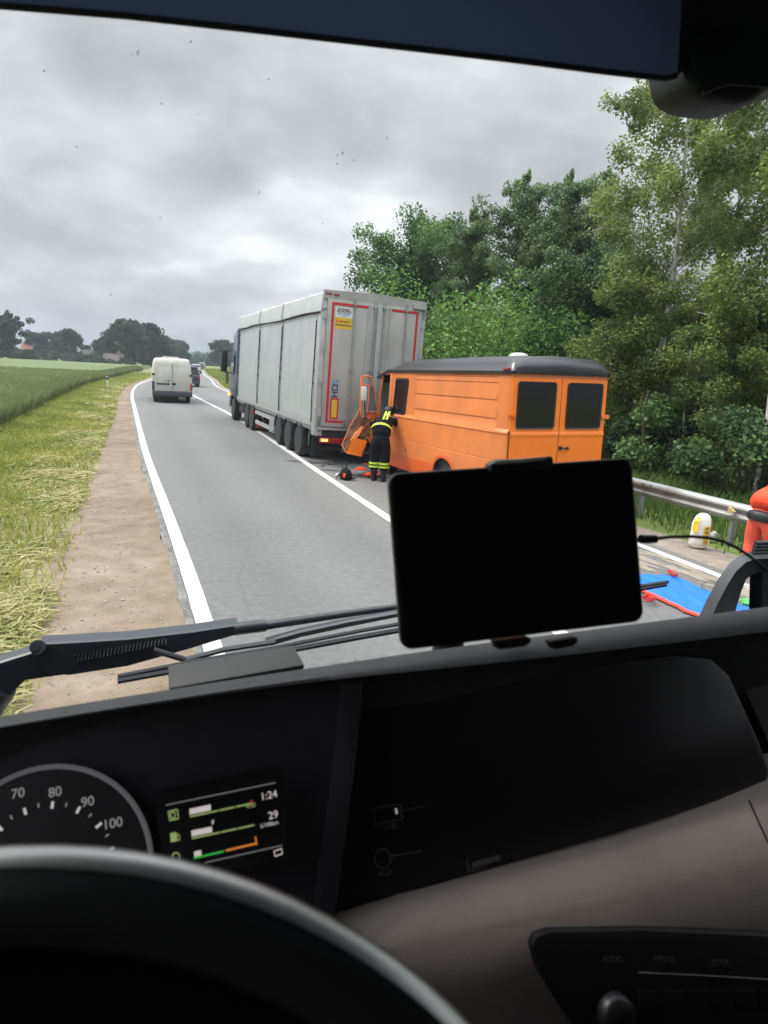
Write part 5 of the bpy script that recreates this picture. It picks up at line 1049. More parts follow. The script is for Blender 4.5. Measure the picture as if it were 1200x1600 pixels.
# instrument binnacle face (left of the contour line)
f1 = curve_row([(-350, 1200, .60), (0, 1142, .655), (260, 1100, .695), (475, 1070, .74), (560, 1062, .755)], 30)
f2 = curve_row([(-350, 1290, .615), (0, 1240, .665), (260, 1215, .70), (475, 1180, .735), (552, 1160, .745)], 30)
f3 = curve_row([(-350, 1700, .60), (0, 1600, .63), (260, 1500, .665), (430, 1450, .685), (518, 1412, .695)], 30)
f4 = [p + Vector((0, .02, -.3)) for p in f3]
binn = MB().loft([f1, f2, f3, f4]).build('instrument_binnacle', M_dash, ours, smooth=60)
e1 = [f1[-1], f2[-1], f3[-1], f4[-1]]; e2 = [p + Vector((.012, .055, 0)) for p in e1]; e0 = [p + Vector((-.006, -.006, 0)) for p in e1]
rim_ = MB().loft([[p + Vector((-.02, -.001, 0)) for p in e1], e0, [p + Vector((.004, -.004, 0)) for p in e1], e2]).build('binnacle_edge', M_dash, ours, smooth=60)
# centre panel with rounded right end
c1 = curve_row([(545, 1070, .79), (700, 1050, .80), (1000, 1020, .875), (1132, 1040, .93), (1200, 1060, .955)], 40)
PT = [(520, 1100), (700, 1070), (900, 1040), (1050, 1022), (1110, 1028), (1140, 1055), (1165, 1110), (1188, 1160), (1203, 1205), (1198, 1232), (1170, 1251), (1000, 1301), (800, 1357), (620, 1406), (510, 1432)]
def dpt(x, y): return .775 + (x - 520) / 680 * .165 - (y - 1040) / 400 * .045
pan = [cp(x, y, dpt(x, y)) for x, y in PT]
MB().prism(pan, (0, .02, -.004)).build('centre_panel', M_gloss, ours, bevel=.004)
# beige lower body
b0 = curve_row([(420, 1462, .725), (520, 1424, .735), (800, 1354, .80), (1000, 1299, .855), (1170, 1249, .90), (1203, 1236, .91), (1500, 1150, 1.0)], 50)
b0u = [p + Vector((0, .035, .03)) for p in b0]
b1 = curve_row([(420, 1478, .70), (520, 1442, .71), (800, 1374, .77), (1000, 1320, .825), (1170, 1270, .875), (1500, 1180, .975)], 50)
b2_ = curve_row([(420, 1530, .675), (520, 1500, .685), (800, 1440, .735), (1000, 1400, .785), (1170, 1360, .835), (1500, 1290, .93)], 50)
b3 = curve_row([(420, 1620, .675), (520, 1590, .685), (800, 1540, .73), (1000, 1505, .775), (1170, 1480, .82), (1500, 1420, .91)], 50)
b4 = curve_row([(420, 2000, .70), (520, 2000, .71), (800, 2000, .75), (1000, 2000, .79), (1170, 2000, .83), (1500, 2000, .91)], 50)
MB().loft([b0u, b0, b1, b2_, b3, b4]).build('lower_dash', M_beige, ours, smooth=70)
# right end cheek beside the panel
k1 = [cp(1142, 1030, .985), cp(1172, 1095, .975), cp(1200, 1160, .965), cp(1222, 1215, .955), cp(1240, 1240, .95)]
k2 = [cp(1500, 970, 1.08), cp(1500, 1040, 1.08), cp(1500, 1100, 1.07), cp(1500, 1150, 1.06), cp(1500, 1180, 1.05)]
MB().loft([k1, k2]).build('dash_cheek', mat('brown-grey cheek', (.10, .085, .075), .7, bump=.15, bscale=800), ours, smooth=60)
MB().tube([cp(1170, 1250, .862), cp(1185, 1283, .85), cp(1203, 1322, .838)], .0013, 6).build('trim_seam', M_black, ours)
# clips and sockets on the centre panel
n_pan = (cp(900, 1150, dpt(900, 1150)) - cp(600, 1150, dpt(600, 1150))).cross(cp(600, 1350, dpt(600, 1350)) - cp(600, 1150, dpt(600, 1150))).normalized()
if n_pan.y > 0: n_pan = -n_pan
def pp(x, y, off=.0015):      # on the panel plane
    o = cp(600, 1200, dpt(600, 1200)); dr = CI.to_3x3() @ Vector(ray(x, y)); t = (o + n_pan * off).dot(n_pan) / dr.dot(n_pan); return dr * t
# use the panel's real surface: shift the plane in front of the prism face
def pp2(x, y, off=.004):
    p = cp(x, y, dpt(x, y)); return p + n_pan * off
M_print = mat('grey print', (.17, .16, .17), .6); M_dimemit = mat('socket light', (.5, .45, .5), .5, emit=(.7, .65, .7), estr=.25)
q = MB(); 
def outline(pts, w_, mb, close=True):
    P_ = [pp2(*p) for p in pts]; P_ = P_ + [P_[0]] if close else P_
    for a, b in zip(P_[:-1], P_[1:]): mb.tube([a, b], w_, 4)
outline([(582, 1262), (624, 1254), (627, 1278), (585, 1287)], .0006, q); outline([(628, 1266), (664, 1257)], .0005, q, False); us = q.build('usb_socket', M_print, ours)
q = MB(); outline([(617, 1262), (618, 1270)], .0014, q, False); q.build('socket_light', M_dimemit, us)
q = MB(); outline([(596 + 13 * math.cos(t), 1340 + 15 * math.sin(t)) for t in np.linspace(0, 5.9, 15)], .0006, q); outline([(611, 1336), (657, 1328)], .0005, q, False); ax_ = q.build('aux_socket', M_print, ours)
def screen_text(body, x, y, size, m, name, parent, off=.0045, dx=(30, -6.5), fn=None, bold=0):
    fn = fn or pp2; o = fn(x, y, off); xa = fn(x + dx[0], y + dx[1], off) - o; ya = fn(x + .5, y - 25, off) - o
    zt = xa.cross(ya).normalized(); ya = zt.cross(xa.normalized())
    return text_mesh(body, size, m, name, parent, plane_mw(o, xa, ya), depth=.0002, bold=bold)
screen_text('USB', 608, 1291, .0085, M_print, 'lettering', us); screen_text('AUX', 600, 1362, .0085, M_print, 'lettering', ax_)
q = MB(); outline([(727, 1340), (800, 1322), (806, 1334), (730, 1360)], .0012, q); q.prism([pp2(735, 1345), pp2(778, 1333), pp2(778, 1341), pp2(735, 1354)], n_pan * .002); q.build('slot_catch', M_print, ours)
# speedometer
sp_c = cp(70, 1368, .645); xa = (cp(170, 1346, .655) - sp_c); ya = (cp(80, 1270, .66) - sp_c); SPM = plane_mw(sp_c, xa, ya)
kk = .645 / FPX * 162
sp = sub('speedometer'); 
MB().loft([[tuple(SPM @ Vector((math.cos(t) * kk * f, math.sin(t) * kk * f, z))) for t in np.linspace(0, 2 * math.pi, 73)] for f, z in ((0.001, .0015), (.97, .0015))]).build('dial_face', M_gloss, sp)
MB().loft([[tuple(SPM @ Vector((math.cos(t) * kk * f, math.sin(t) * kk * f, z))) for t in np.linspace(0, 2 * math.pi, 73)] for f, z in ((.965, .0015), (.975, .006), (1.0, .0065), (1.015, .001))]).build('dial_rim', mat('dial rim', (.10, .10, .11), .35, emit=(.4, .4, .42), estr=.12), sp, smooth=60)
M_dig = mat('dim dial digits', (.3, .3, .3), .5, emit=(.75, .74, .72), estr=.16); M_tick = mat('dial ticks', (.5, .5, .5), .5, emit=(.9, .9, .88), estr=.3)
for k, (txt, x, y) in enumerate((('60', -30, 1262), ('70', 28, 1240), ('80', 86, 1238), ('90', 137, 1253), ('100', 176, 1287))):
    o = CI @ IP(x, y, .645); dr = o.normalized(); nz_ = (SPM.to_3x3() @ Vector((0, 0, 1))); t_ = (sp_c + nz_ * .002).dot(nz_) / dr.dot(nz_); o = dr * t_
    m_ = SPM.copy(); 
    for i in range(3): m_[i][3] = o[i]
    text_mesh(txt, .0125, M_dig, 'lettering', sp, m_ @ Matrix.Rotation(R(0), 4, 'Z'), depth=.0003)
for k in range(-2, 14):
    a = R(103 - k * 11.6); r1, r0 = (.665, .60) if k % 2 == 0 else (.665, .625)
    d_ = Vector((math.cos(a), math.sin(a), 0)); n_ = Vector((-d_.y, d_.x, 0)); w__ = .0012 if k % 2 == 0 else .0006
    MB().prism([SPM @ (d_ * kk * r0 + n_ * w__ + Vector((0, 0, .002))), SPM @ (d_ * kk * r0 - n_ * w__ + Vector((0, 0, .002))), SPM @ (d_ * kk * r1 - n_ * w__ + Vector((0, 0, .002))), SPM @ (d_ * kk * r1 + n_ * w__ + Vector((0, 0, .002)))], (SPM.to_3x3() @ Vector((0, 0, .0004)))).build('tick', M_tick if k % 2 == 0 else M_dig, sp)
# trip computer display
D0 = cp(245, 1240, .668); DX = cp(436, 1197, .688) - D0; DY = cp(262, 1378, .650) - D0
def dsp(x, y, off=.0015):      # picture point -> display plane
    n_ = DX.cross(DY).normalized(); n_ = -n_ if n_.y > 0 else n_; dr = (CI @ IP(x, y, 1.0)).normalized(); return dr * ((D0 + n_ * off).dot(n_) / dr.dot(n_))
disp = sub('trip_display'); nd = DX.cross(DY).normalized(); nd = -nd if nd.y > 0 else nd
MB().prism([dsp(240, 1236, .0), dsp(437, 1195, .0), dsp(452, 1338, .0), dsp(262, 1382, .0)], nd * .001).build('screen_glass', mat('display glass', (.003, .003, .004), .35), disp)
def em(name, c, s_): return mat(name, (.02, .02, .02), .5, emit=c, estr=s_)
E_w, E_g, E_gr, E_o, E_r, E_l = em('white segments', (.85, .75, .72), .42), em('lime segments', (.45, .60, .20), .35), em('green segments', (.03, .40, .06), .6), em('orange segments', (.85, .25, .04), .5), em('red segments', (.6, .03, .04), .5), em('grey lines', (.4, .4, .38), .28)
def seg_(pts, m, name='segment', th=.0003, off=.0018): return MB().prism([dsp(x, y, off) for x, y in pts], nd * th).build(name, m, disp)
def line_(x0, y0, x1, y1, w_, m): seg_([(x0, y0 - w_), (x1, y1 - w_), (x1, y1 + w_), (x0, y0 + w_)], m)
line_(259, 1258, 430, 1223, .7, E_l); line_(320, 1348, 441, 1321, .7, E_l)
for (bx, by, wx, wy) in ((296, 1264, 33, -7), (299, 1298, 32, -6.5)):
    seg_([(bx, by), (bx + wx, by + wy), (bx + wx + .5, by + wy + 9), (bx + .5, by + 9)], E_w)
    x0 = bx + 1; 
    for a, b in ((0, 44), (46, 70), (72, 96)): line_(x0 + a, by + 12 - a * .215, x0 + b, by + 12 - b * .215, 1.2, E_g)
    line_(x0 - 1, by + 2, x0 + 1, by + 12, .8, E_g); seg_([(x0 + 95, by - 22 + (12 if bx > 297 else 8)), (x0 + 97, by - 22 + (12 if bx > 297 else 8)), (x0 + 98, by - 8), (x0 + 96, by - 8)], E_g if bx > 297 else E_r)
seg_([(303, 1331), (314, 1328), (315, 1336), (304, 1339)], E_w); line_(303, 1341, 350, 1330, 1.4, E_gr); line_(353, 1329, 400, 1318, 1.4, E_o); seg_([(398, 1307), (400, 1307), (402, 1320), (400, 1320)], E_o)
q = MB()
def dout(pts, w_, m, name='icon'):
    P_ = [dsp(*p) for p in pts]; P_.append(P_[0]); q = MB()
    for a, b in zip(P_[:-1], P_[1:]): q.tube([a, b], w_, 4)
    return q.build(name, m, disp)
dout([(263, 1268), (277, 1265), (279, 1279), (265, 1282)], .0006, E_g); dout([(270 + 4 * math.cos(t), 1273.5 + 5 * math.sin(t)) for t in np.linspace(0, 5.6, 9)], .0006, E_g)
seg_([(266, 1302), (275, 1300), (277, 1314), (267, 1316)], E_g, 'icon'); dout([(276, 1303), (280, 1304), (281, 1313), (277, 1312)], .0004, E_g)
dout([(275 + 6 * math.cos(t), 1339 + 7 * math.sin(t)) for t in np.linspace(0, 5.6, 9)], .0006, E_g)
dout([(428, 1330), (440, 1326), (441, 1334), (430, 1338)], .0005, E_w); dout([(331, 1285), (333, 1281), (334, 1284), (332, 1288)], .0004, E_w)
for txt, x, y, s_, m_ in (('1:24', 420, 1243, .0098, E_w), ('4:30', 392, 1259, .0055, E_g), ('29', 427, 1274, .0098, E_w), ('L/100km', 421, 1288, .0050, E_w)):
    screen_text(txt, x, y, s_, m_, 'lettering', disp, off=.002, dx=(30, -6.5), fn=dsp)
# radio panel
RP = [(833, 1480), (838, 1464), (860, 1456), (1000, 1453), (1200, 1462), (1420, 1475), (1420, 1760), (1000, 1760), (905, 1612), (870, 1560), (845, 1520)]
def rpd(x, y): return .722 + (x - 830) / 370 * .085 - .02 * (y - 1450) / 150
def rp(x, y, off=.0): return cp(x, y, rpd(x, y) + .010) + Vector((0, -off, off * .3))
rad = MB().prism([rp(*p) for p in RP], (0, .08, -.02)).build('radio_panel', mat('radio panel', (.007, .007, .008), .6, spec=.3), ours, bevel=.0015)
for txt, x, y in (('AUDIO', 955, 1497), ('PHONE', 1035, 1497), ('SETUP', 1122, 1503)): screen_text(txt, x, y, .0085, mat('faint print', (.07, .07, .072), .6), 'lettering', rad, off=.003, dx=(30, .6), fn=rp)
q = MB(); q.tube([rp(995, 1517, .003), rp(1100, 1522, .003), rp(1230, 1530, .003)], .0006, 5); q.build('trim_line', M_print, rad)
kc = rp(955, 1580, .004); km = plane_mw(kc, rp(1000, 1582, .004) - kc, rp(955, 1540, .004) - kc)
MB().loft([[tuple(km @ Vector((math.cos(t) * r_, math.sin(t) * r_, z))) for t in np.linspace(0, 2 * math.pi, 33)] for r_, z in ((.022, 0), (.021, .010), (.017, .014), (.001, .014))]).build('knob', M_gloss, rad, smooth=50)
for k in range(6):
    c_ = rp(1010 + k * 38, 1560, .002); MB().prism([rp(995 + k * 38, 1545, .002), rp(1027 + k * 38, 1547, .002), rp(1027 + k * 38, 1572, .002), rp(995 + k * 38, 1570, .002)], (0, -.002, .0006)).build('button', M_gloss, rad)
# steering wheel (very near the camera)
wc = cp(-10, 2388, .228); wx_ = cp(500, 2388, .238) - wc; wy_ = cp(-10, 1640, .236) - wc; WM = plane_mw(wc, wx_, wy_)
sw = sub('steering_wheel')
RW = .205
rows = []
for t in np.linspace(0, 2 * math.pi, 97): rows.append([tuple(WM @ Vector((math.cos(t) * (RW + .0165 * math.cos(p_)), math.sin(t) * (RW + .0165 * math.cos(p_)), .0145 * math.sin(p_)))) for p_ in np.linspace(0, 2 * math.pi, 25)[:-1]])
MB().loft(rows, close=True).build('rim', mat('worn leather rim', (.04, .04, .04), .30, var=.1, vscale=30, spec=.7, coat=.3), sw, smooth=70)
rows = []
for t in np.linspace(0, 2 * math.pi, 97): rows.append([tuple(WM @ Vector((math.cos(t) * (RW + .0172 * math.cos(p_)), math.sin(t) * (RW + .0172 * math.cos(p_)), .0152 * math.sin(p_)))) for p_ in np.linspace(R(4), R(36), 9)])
MB().loft(rows).build('rim_highlight', mat('silver rim highlight', (.55, .55, .53), .36, .9), sw, smooth=70)  # added silver ring imitating the windscreen light glinting on the rim
MB().loft([[tuple(WM @ Vector((math.cos(t) * r_, math.sin(t) * r_, z))) for t in np.linspace(0, 2 * math.pi, 65)] for r_, z in ((.001, -.002), (.12, -.004), (.165, -.010), (.186, -.016), (.188, -.06))]).build('airbag_cover', mat('matt black cover', (.006, .006, .006), .9, spec=.1), sw, smooth=60)
for a in (0, 180, 235, 305):
    d_ = Vector((math.cos(R(a)), math.sin(R(a)), 0)); MB().tube([WM @ (d_ * .09 + Vector((0, 0, -.03))), WM @ (d_ * .15 + Vector((0, 0, -.02))), WM @ (d_ * .20)], [.022, .016, .012], 10).build('spoke', M_dash, sw, smooth=60)
# steering column cowl and dark knee panel behind the wheel
q = MB(); hood = []
for x, y in ((-500, 1480), (0, 1440), (200, 1452), (330, 1478), (430, 1520), (540, 1590), (620, 1680), (650, 1900)): hood.append((x, y))
q.loft([[cp(x, y + 18, .62) for x, y in hood], [cp(x, y, .56) for x, y in hood], [cp(x, y + 10, .47) for x, y in hood], [cp(x * .9, y + 260, .42) for x, y in hood], [cp(x * .8, y + 900, .42) for x, y in hood]]); q.build('column_cowl', M_dash, ours, smooth=60)
# header / sun visor
def hdr(pts, d): return [cp(x, y, d + (x / 1200) * .14) for x, y in pts]
HP = [(-400, -28), (-150, -4), (0, 12), (200, 28), (400, 50), (600, 73), (800, 96), (940, 114), (1000, 121), (1040, 125), (1056, 121), (1066, 112), (1200, 100), (1500, 95)]
h0 = [p + Vector((0, .012, .010)) for p in hdr(HP, .60)]; h1 = hdr(HP, .60); h1b = [p + Vector((0, -.010, .002)) for p in h1]; h2 = [p + Vector((0, -.022, .016)) for p in h1]; h3 = [p + Vector((0, -.12, .16)) for p in h1]; h4 = [p + Vector((0, -.34, .26)) for p in h1]; h5 = [p + Vector((0, -1.2, .30)) for p in h1]
hb = [p + Vector((0, .03, .30)) for p in h1]
vz = M_header.copy(); vz.name = 'translucent blind'; vn = vz.node_tree; vt = vn.nodes.new('ShaderNodeBsdfTranslucent'); vt.inputs[0].default_value = (.17, .20, .27, 1); vx = vn.nodes.new('ShaderNodeMixShader'); vx.inputs[0].default_value = .8
vn.links.new(vn.nodes['Principled BSDF'].outputs[0], vx.inputs[1]); vn.links.new(vt.outputs[0], vx.inputs[2]); vn.links.new(vx.outputs[0], vn.nodes['Material Output'].inputs['Surface'])
kx = 11; up = lambda p: p + Vector((0, .02, .19))
MB().loft([[up(p) for p in h1[:kx]], h1[:kx], [p + Vector((0, -.002, 0)) for p in h1[:kx]], [up(p) + Vector((0, -.002, 0)) for p in h1[:kx]]]).build('sun_blind', vz, ours, smooth=40)
MB().tube([p + Vector((0, -.001, .001)) for p in h1[:kx]], .0028, 6).build('blind_bar', M_pad, ours, smooth=60)
kz = 8
hz0 = [p * 1.09 for p in h1]
MB().loft([[p + (up(p) - p) for p in hz0[kz:]], hz0[kz:], [p * 1.10 for p in h1[kz:]], [up(p * 1.10) for p in h1[kz:]]]).build('header_panel', M_dash, ours, smooth=75)
MB().box((-.78, -1.0, .56), (1.9, .80, .60)).build('roof_lining', M_header, ours)
q = MB(); q.box((-.80, -1.0, -1.9), (1.9, -.96, .56)); q.build('back_wall_panel', M_dash, ours)
q = MB(); q.box((-.84, -.96, -1.9), (-.80, 1.25, -.42)); q.build('door_panel', M_dash, ours); q = MB(); q.box((-.84, -.96, -.40), (-.80, -.15, .56)); q.build('door_pillar', M_dash, ours)
q = MB(); q.box((1.90, -.96, -1.9), (1.94, 1.35, -.42)); q.build('door_panel', M_dash, ours); q = MB(); q.box((1.90, -.96, -.40), (1.94, -.15, .56)); q.build('door_pillar', M_dash, ours)
MB().box((-.8, 1.26, -1.9), (1.9, 1.30, -.70)).build('front_bulkhead', M_dash, ours); MB().box((-.8, -.95, -1.94), (1.9, 1.26, -1.905)).build('cab_floor_panel', M_dash, ours)
# sensor housing at the top of the windscreen
sh = sub('sensor_housing')
SP = [(1052, 60), (1060, 112), (1064, 132), (1075, 148), (1092, 157), (1120, 163), (1150, 166), (1172, 162), (1186, 152), (1200, 145), (1260, 130), (1400, 120), (1400, 20)]
rows = []
cx_ = Vector((0, 0, 0))
pa = [cp(x, y, .80) for x, y in SP]; cen = cp(1160, 90, .80)
for f, dy in ((1.0, .05), (1.0, .0), (.95, -.008), (.88, -.015), (.70, -.020), (.3, -.022)): rows.append([cen + (p - cen) * f + Vector((0, dy, 0)) for p in pa])
MB().loft(rows, close=True, caps=True).build('housing', mat('housing plastic', (.018, .020, .024), .5), sh, smooth=60)
MB().tube([cp(1098, 146, .778), cp(1118, 136, .775), cp(1140, 130, .775), (cp(1200, 134, .775))], .002, 6).build('housing_ridge', M_black, sh, smooth=60)
# windscreen: one clear pane with printed dots round the sensor and insect specks
mg = bpy.data.materials.new('windscreen glass'); mg.use_nodes = True; mg.node_tree.nodes.clear(); tb_ = mg.node_tree.nodes.new('ShaderNodeBsdfTransparent'); ob_ = mg.node_tree.nodes.new('ShaderNodeOutputMaterial'); tb_.inputs[0].default_value = (.97, .985, .975, 1); mg.node_tree.links.new(tb_.outputs[0], ob_.inputs[0])
def wsv(w_): return 1.215 - .16 * (w_ + .6)        # windscreen plane: distance ahead at height w_
rows = []
for w_ in np.linspace(-.66, .58, 5): rows.append([(u, wsv(w_) - .10 * ((u - .55) / 1.35) ** 2 * 1.0, w_) for u in np.linspace(-.8, 1.9, 17)])
ws = MB().loft(rows).build('windscreen', mg, ours, smooth=True)
def onws(x, y, inn=.004):
    r = (CI.to_3x3() @ Vector(ray(x, y))); t = 1.1 / r.y
    for _ in range(8): p = r * t; t *= (wsv(p.z) - .10 * ((p.x - .55) / 1.35) ** 2 - inn) / p.y
    return r * t
q = MB()
def dot(q, x, y, s_, n=6):
    c = onws(x, y); rx, rz = Vector((s_, 0, 0)), Vector((0, -.15 * s_, s_)); q.add([c + rx * math.cos(t) + rz * math.sin(t) for t in np.linspace(0, 2 * math.pi, n + 1)[:-1]], [tuple(range(n))])
cc = Vector((1160, 95))
for k in range(9):
    for i_ in range(1, 10 - 1):
        a, b = Vector(SP[i_]), Vector(SP[i_ + 1]); n = max(2, int((b - a).length / 3.4))
        for j_ in range(n):
            p = a.lerp(b, (j_ + .5 * (k % 2)) / n); o_ = (p - Vector((1130, 60))).normalized() * (1 + k * 3.2); dot(q, p.x + o_.x, p.y + o_.y, .0012 * (1 - k * .085), 5)
tag(q.build('frit_pattern', M_black, ws), kind='stuff')
q = MB(); g_ = random.Random(6)
for x, y, n, sp_ in ((215, 85, 10, 5), (298, 67, 4, 3), (540, 243, 16, 9), (406, 301, 4, 3), (252, 340, 3, 3), (310, 177, 3, 3), (250, 160, 2, 5), (120, 230, 2, 3), (603, 215, 2, 2), (660, 250, 2, 2), (70, 110, 2, 3), (170, 460, 2, 3), (367, 384, 3, 2), (498, 350, 2, 3), (1105, 700, 3, 14), (1125, 690, 4, 12), (1140, 270, 2, 6), (760, 300, 2, 5), (340, 470, 2, 3), (420, 120, 2, 4)):
    for _ in range(max(1, n // 2)): dot(q, x + g_.gauss(0, sp_), y + g_.gauss(0, sp_ * .8), g_.uniform(.0004, .0012), 6)
tag(q.build('insect_specks', mat('dried specks', (.22, .21, .18), .9), ws), kind='stuff')
# wipers outside the glass
def wb(x, y, v=1.34): return cv(x, y, v)
wl = sub('wiper')
q = MB()
def flatbar(q, top, bot, depth=.035, v=1.33):      # channel seen from inside: upper and lower outline points
    T_ = [cv(x, y, v) for x, y in top]; B_ = [cv(x, y, v) for x, y in bot]; n = len(T_)
    q.loft([T_, [p + Vector((0, -.006, -.002)) for p in T_], [p + Vector((0, -.006, .002)) for p in B_], B_, [p + Vector((0, depth, 0)) for p in B_], [p + Vector((0, depth, 0)) for p in T_], T_])
flatbar(q, [(62, 1004), (120, 1001), (200, 996), (300, 985), (372, 974)], [(62, 1052), (110, 1054), (200, 1040), (300, 1012), (372, 990)]); arm = q.build('arm', M_wiper, wl, smooth=40)
q = MB(); flatbar(q, [(-60, 1052), (0, 1033), (45, 1019), (80, 1008), (100, 1018)], [(-60, 1190), (-10, 1140), (5, 1096), (40, 1062), (110, 1052)], v=1.345); q.tube([cv(-70, 1260, 1.36), cv(-50, 1180, 1.36), cv(-38, 1110, 1.36), cv(-10, 1066, 1.36)], .045, 10); q.build('arm_root', M_wiper, wl, smooth=40)
q = MB(); c = cv(60, 1012, 1.32); q.tube([c + Vector((0, .01, -.004)), c + Vector((0, -.012, .006))], .0135, 16); q.tube([c + Vector((-.004, -.013, .007)), c + Vector((-.004, -.016, .008))], .008, 12); q.build('pivot', M_wiper, wl, smooth=50)
q = MB(); q.tube([cv(118 + k * 1.9, 1030 - k * .35, 1.322) + Vector((0, .004 * math.sin(k * 2.1), .008 * math.cos(k * 2.1))) for k in range(76)], .0016, 5); q.build('spring', M_wiper, wl)
q = MB(); q.tube([cv(365, 983, 1.33), cv(415, 977, 1.33)], .013, 10); q.tube([cv(412, 978, 1.33), cv(520, 962, 1.33), cv(622, 948, 1.33)], [.0095, .0085, .007], 8); q.build('rod', M_wiper, wl, smooth=50)
q = MB(); q.tube([cv(240, 1016, 1.31), cv(290, 1031, 1.30)], .006, 8); q.build('link', M_wiper, wl)
bl = sub('blade', wl) if False else None
q = MB(); q.tube([cv(184, 1064, 1.27), cv(250, 1052, 1.27), cv(400, 1026, 1.275), (cv(560, 996, 1.28)), cv(640, 982, 1.28), cv(800, 955, 1.28), cv(1040, 913, 1.285)], [.006] * 7, 6); q.tube([cv(184, 1057, 1.275), cv(300, 1034, 1.275), cv(430, 1012, 1.28), cv(560, 986, 1.285), cv(700, 962, 1.28), cv(1044, 909, 1.285)], .0045, 6)
q.build('blade', M_wiper, wl, smooth=50)
q = MB(); flatbar(q, [(415, 1000), (470, 985), (540, 970), (625, 955)], [(425, 1008), (470, 995), (540, 980), (625, 963)], depth=.012, v=1.31); q.tube([cv(290, 1031, 1.3), cv(350, 1015, 1.3), cv(430, 1003, 1.3)], .006, 6); q.build('blade_bracket', mat('wiper grey', (.075, .08, .09), .5), wl, smooth=50)
wr = sub('wiper')
q = MB()
AO = [(1088, 972), (1105, 935), (1122, 905), (1140, 880), (1158, 866), (1180, 860), (1210, 857), (1300, 855)]
AI = [(1146, 968), (1152, 945), (1158, 925), (1166, 905), (1178, 896), (1190, 894), (1210, 893), (1300, 893)]
AM = [(1108, 972), (1122, 942), (1136, 915), (1150, 893), (1166, 878), (1184, 873), (1210, 872), (1300, 872)]
T_ = [cv(x, y, 1.30) for x, y in AO]; Mi = [cv(x, y, 1.27) for x, y in AM]; B_ = [cv(x, y, 1.31) for x, y in AI]
q.loft([T_, Mi, B_, [p * 1.02 for p in B_], [p * 1.02 for p in T_], T_]); q.build('arm_root', mat('wiper arch', (.045, .052, .062), .55, var=.25, vscale=14), wr, smooth=25)
q = MB(); flatbar(q, [(1189, 893), (1230, 893)], [(1187, 958), (1230, 958)], v=1.30); q.build('arm_strut', M_wiper, wr)
q = MB()
for k in range(4): c = cv(1192 + k * .5, 848 + k * 5, 1.29); q.tube([c + Vector((-.025 - k * .004, 0, 0)), c + Vector((.03, 0, 0))], .0055, 8)
q.build('rubber_boot', M_wiper, wr, smooth=50)
q = MB(); q.tube([cv(1106, 924, 1.26), cv(1096, 919, 1.25), cv(1098, 912, 1.25), cv(1108, 908, 1.25), cv(1120, 911, 1.26)], .0008, 5); q.build('loose_wire', M_black, wr)

# ------------------------------------------------------------------ loose things in the cab
def own(name, label, cat): return thing(name, label, cat, CM)
# tablet
tq = [Vector(cp(*p)) for p in ((608, 739, .600), (988, 715.5, .650), (1007, 970, .650), (626, 1018, .600))]
O_ = (tq[0] + tq[1] + tq[2] + tq[3]) / 4; X_ = ((tq[1] - tq[0]) + (tq[2] - tq[3])) / 2; Y_ = ((tq[0] - tq[3]) + (tq[1] - tq[2])) / 2; TMx = plane_mw(O_, X_, Y_); Wt, Ht = X_.length / 2, Y_.length / 2
if (TMx.to_3x3() @ Vector((0, 0, 1))).y > 0: pass
tab = own('tablet', 'black tablet with its screen off, held upright on the dashboard', 'tablet')
def tshape(w_, h_, r_, z0, z1, name, m, bev=0.0):
    P_ = [TMx @ Vector((a, b, z0)) for a, b in rrect(-w_, w_, -h_, h_, r_, 6)]; return MB().prism(P_, TMx.to_3x3() @ Vector((0, 0, z1 - z0))).build(name, m, tab, bevel=bev)
tshape(Wt, Ht, .011, -.009, 0, 'case', M_tabrim, .002); tshape(Wt - .0035, Ht - .0035, .008, .0002, .0010, 'screen', M_tabscr)
mt_ = own('tablet_mount', 'black tablet holder with a pale top clamp standing on the dashboard', 'holder')
def tl(x, y, z): return TMx @ Vector((x, y, z))
def tpx(x, y, z=0.0):
    nz_ = TMx.to_3x3() @ Vector((0, 0, 1)); dr = (CI @ IP(x, y, 1.0)).normalized(); return dr * ((O_ + nz_ * z).dot(nz_) / dr.dot(nz_))
zv = TMx.to_3x3() @ Vector((0, 0, 1))
MB().prism([tpx(757, 727, -.010), tpx(765, 720, -.010), tpx(810, 719, -.010), tpx(851, 715, -.010), tpx(853, 722, -.010), tpx(853, 735, -.010), tpx(757, 740, -.010)], zv * .016).build('top_clamp', M_black, mt_, bevel=.001)
MB().prism([tpx(760, 727, .0065), tpx(775, 719.5, .0065), tpx(808, 717.5, .0065), tpx(850, 713.5, .0065), tpx(853, 719, .0065), tpx(812, 723.5, .0065), tpx(775, 725.5, .0065)], zv * .003).build('clamp_strip', mat('pale clamp strip', (.62, .68, .66), .45), mt_, bevel=.0008)
for x0, x1 in ((765, 820), (850, 892)): MB().prism([tpx(x0, 999, -.01), tpx(x1, 992, -.01), tpx(x1, 1000, -.01), tpx(x1 - 8, 1006, -.01), tpx(x0 + 6, 1011, -.01)], zv * .014).build('foot_clamp', M_black, mt_, bevel=.001)
q = MB(); q.prism([tl(-.045, -.05, -.011), tl(.045, -.05, -.011), tl(.045, .05, -.011), tl(-.045, .05, -.011)], zv * -.012); q.build('back_plate', M_black, mt_, bevel=.002)
_e = tl(0, 0, -.022); MB().tube([_e, _e + Vector((.02, .10, -.03)), _e + Vector((.06, .24, -.14)), Vector((_e.x + .08, _e.y + .30, -.5 * (_e.y + .30) - .02))], [.014, .012, .012, .03], 12).build('stalk', M_black, mt_, smooth=50)
cb = own('charging_cable', 'black charging cable plugged into the right side of the tablet', 'cable')
MB().tube([cp(1000, 842, .648), cp(1012, 842.5, .650), cp(1025, 842, .652)], [.0042, .0042, .004], 8).build('plug', M_black, cb, smooth=60)
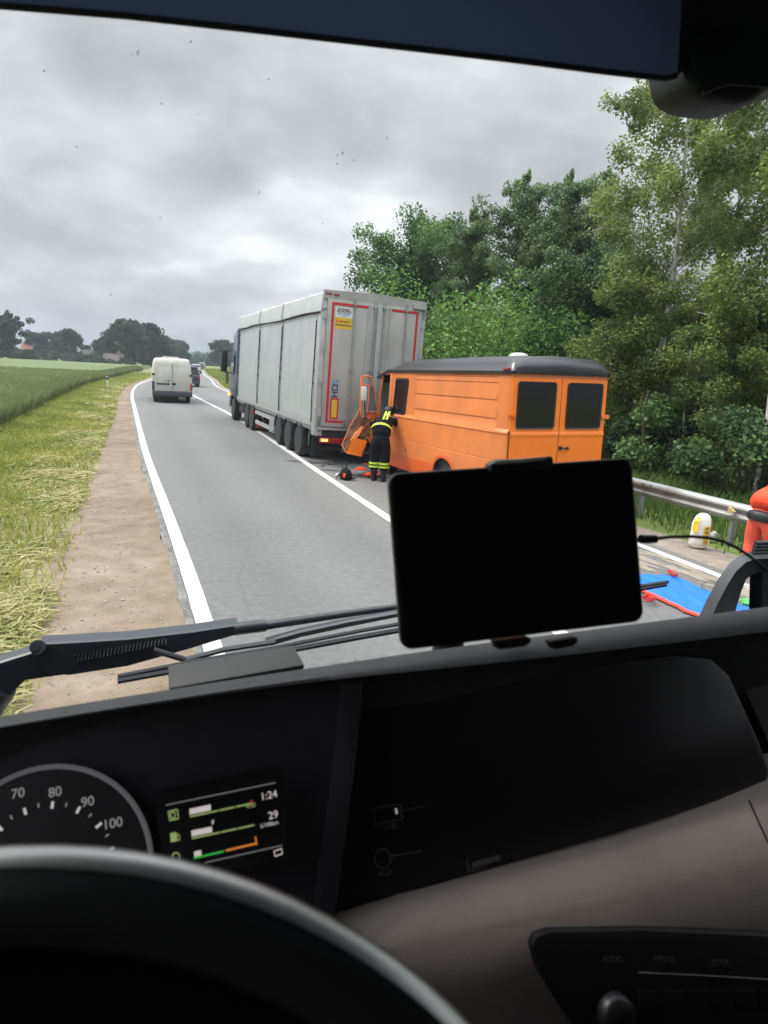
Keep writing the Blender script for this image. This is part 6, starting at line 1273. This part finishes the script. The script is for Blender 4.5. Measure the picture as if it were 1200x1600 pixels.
pts = [(1022, 842, .652), (1045, 839, .655), (1075, 838, .66), (1105, 840, .665), (1130, 846, .67), (1150, 855, .675), (1170, 868, .68), (1190, 884, .685), (1215, 905, .69), (1260, 950, .70)]
pa = np.array([tuple(cp(*p)) for p in pts]); t_ = np.linspace(0, len(pts) - 1, 60); MB().tube([tuple(np.interp(t, range(len(pts)), pa[:, i]) for i in range(3)) for t in t_], .0017, 8).build('lead', M_black, cb, smooth=60)
# grey box on the dashboard
gb = own('dash_box', 'grey plastic box with a sloping lid standing on the dashboard in front of the wiper', 'box')
L4 = [cp(262, 1039, .92), cp(459, 1007, .975), cp(476, 1038, .92), cp(264, 1075, .865)]
nl = (L4[1] - L4[0]).cross(L4[3] - L4[0]).normalized(); nl = -nl if nl.z < 0 else nl
rows = [[L4[0] + (L4[1] - L4[0]) * t for t in (0, .5, 1)], [L4[0].lerp(L4[3], .12) * 1 + ((L4[1].lerp(L4[2], .12)) - (L4[0].lerp(L4[3], .12))) * t + nl * .004 for t in (0, .5, 1)] if False else None]
q = MB().prism(L4, -nl * .008); q.build('lid', mat('grey lid plastic', (.022, .023, .022), .65, bump=.15, bscale=700), gb, bevel=.003)
LB = [p + (sum(L4, Vector()) / 4 - p) * .06 + Vector((0, 0, -.008)) for p in L4]; LD = [Vector((p.x, p.y, min(p.z - .02, -.5 * p.y - .012))) for p in LB]
MB().loft([LB, LD], close=True, caps=True).build('box_body', M_black, gb)  # body coloured black to paint the shadow gap below the lid

# ------------------------------------------------------------------ summer haze
hz_ = MB().box((-420, -60, -1.2), (260, 420, 40)).build('haze', None); tag(hz_, kind='stuff')
hm = bpy.data.materials.new('haze'); hm.use_nodes = True; hm.node_tree.nodes.clear(); pv = hm.node_tree.nodes.new('ShaderNodeVolumePrincipled'); ho = hm.node_tree.nodes.new('ShaderNodeOutputMaterial')
pv.inputs['Color'].default_value = (.80, .88, 1.0, 1); pv.inputs['Density'].default_value = .0006; hm.node_tree.links.new(pv.outputs[0], ho.inputs['Volume']); hz_.data.materials.append(hm)
sc.cycles.volume_bounces = 0
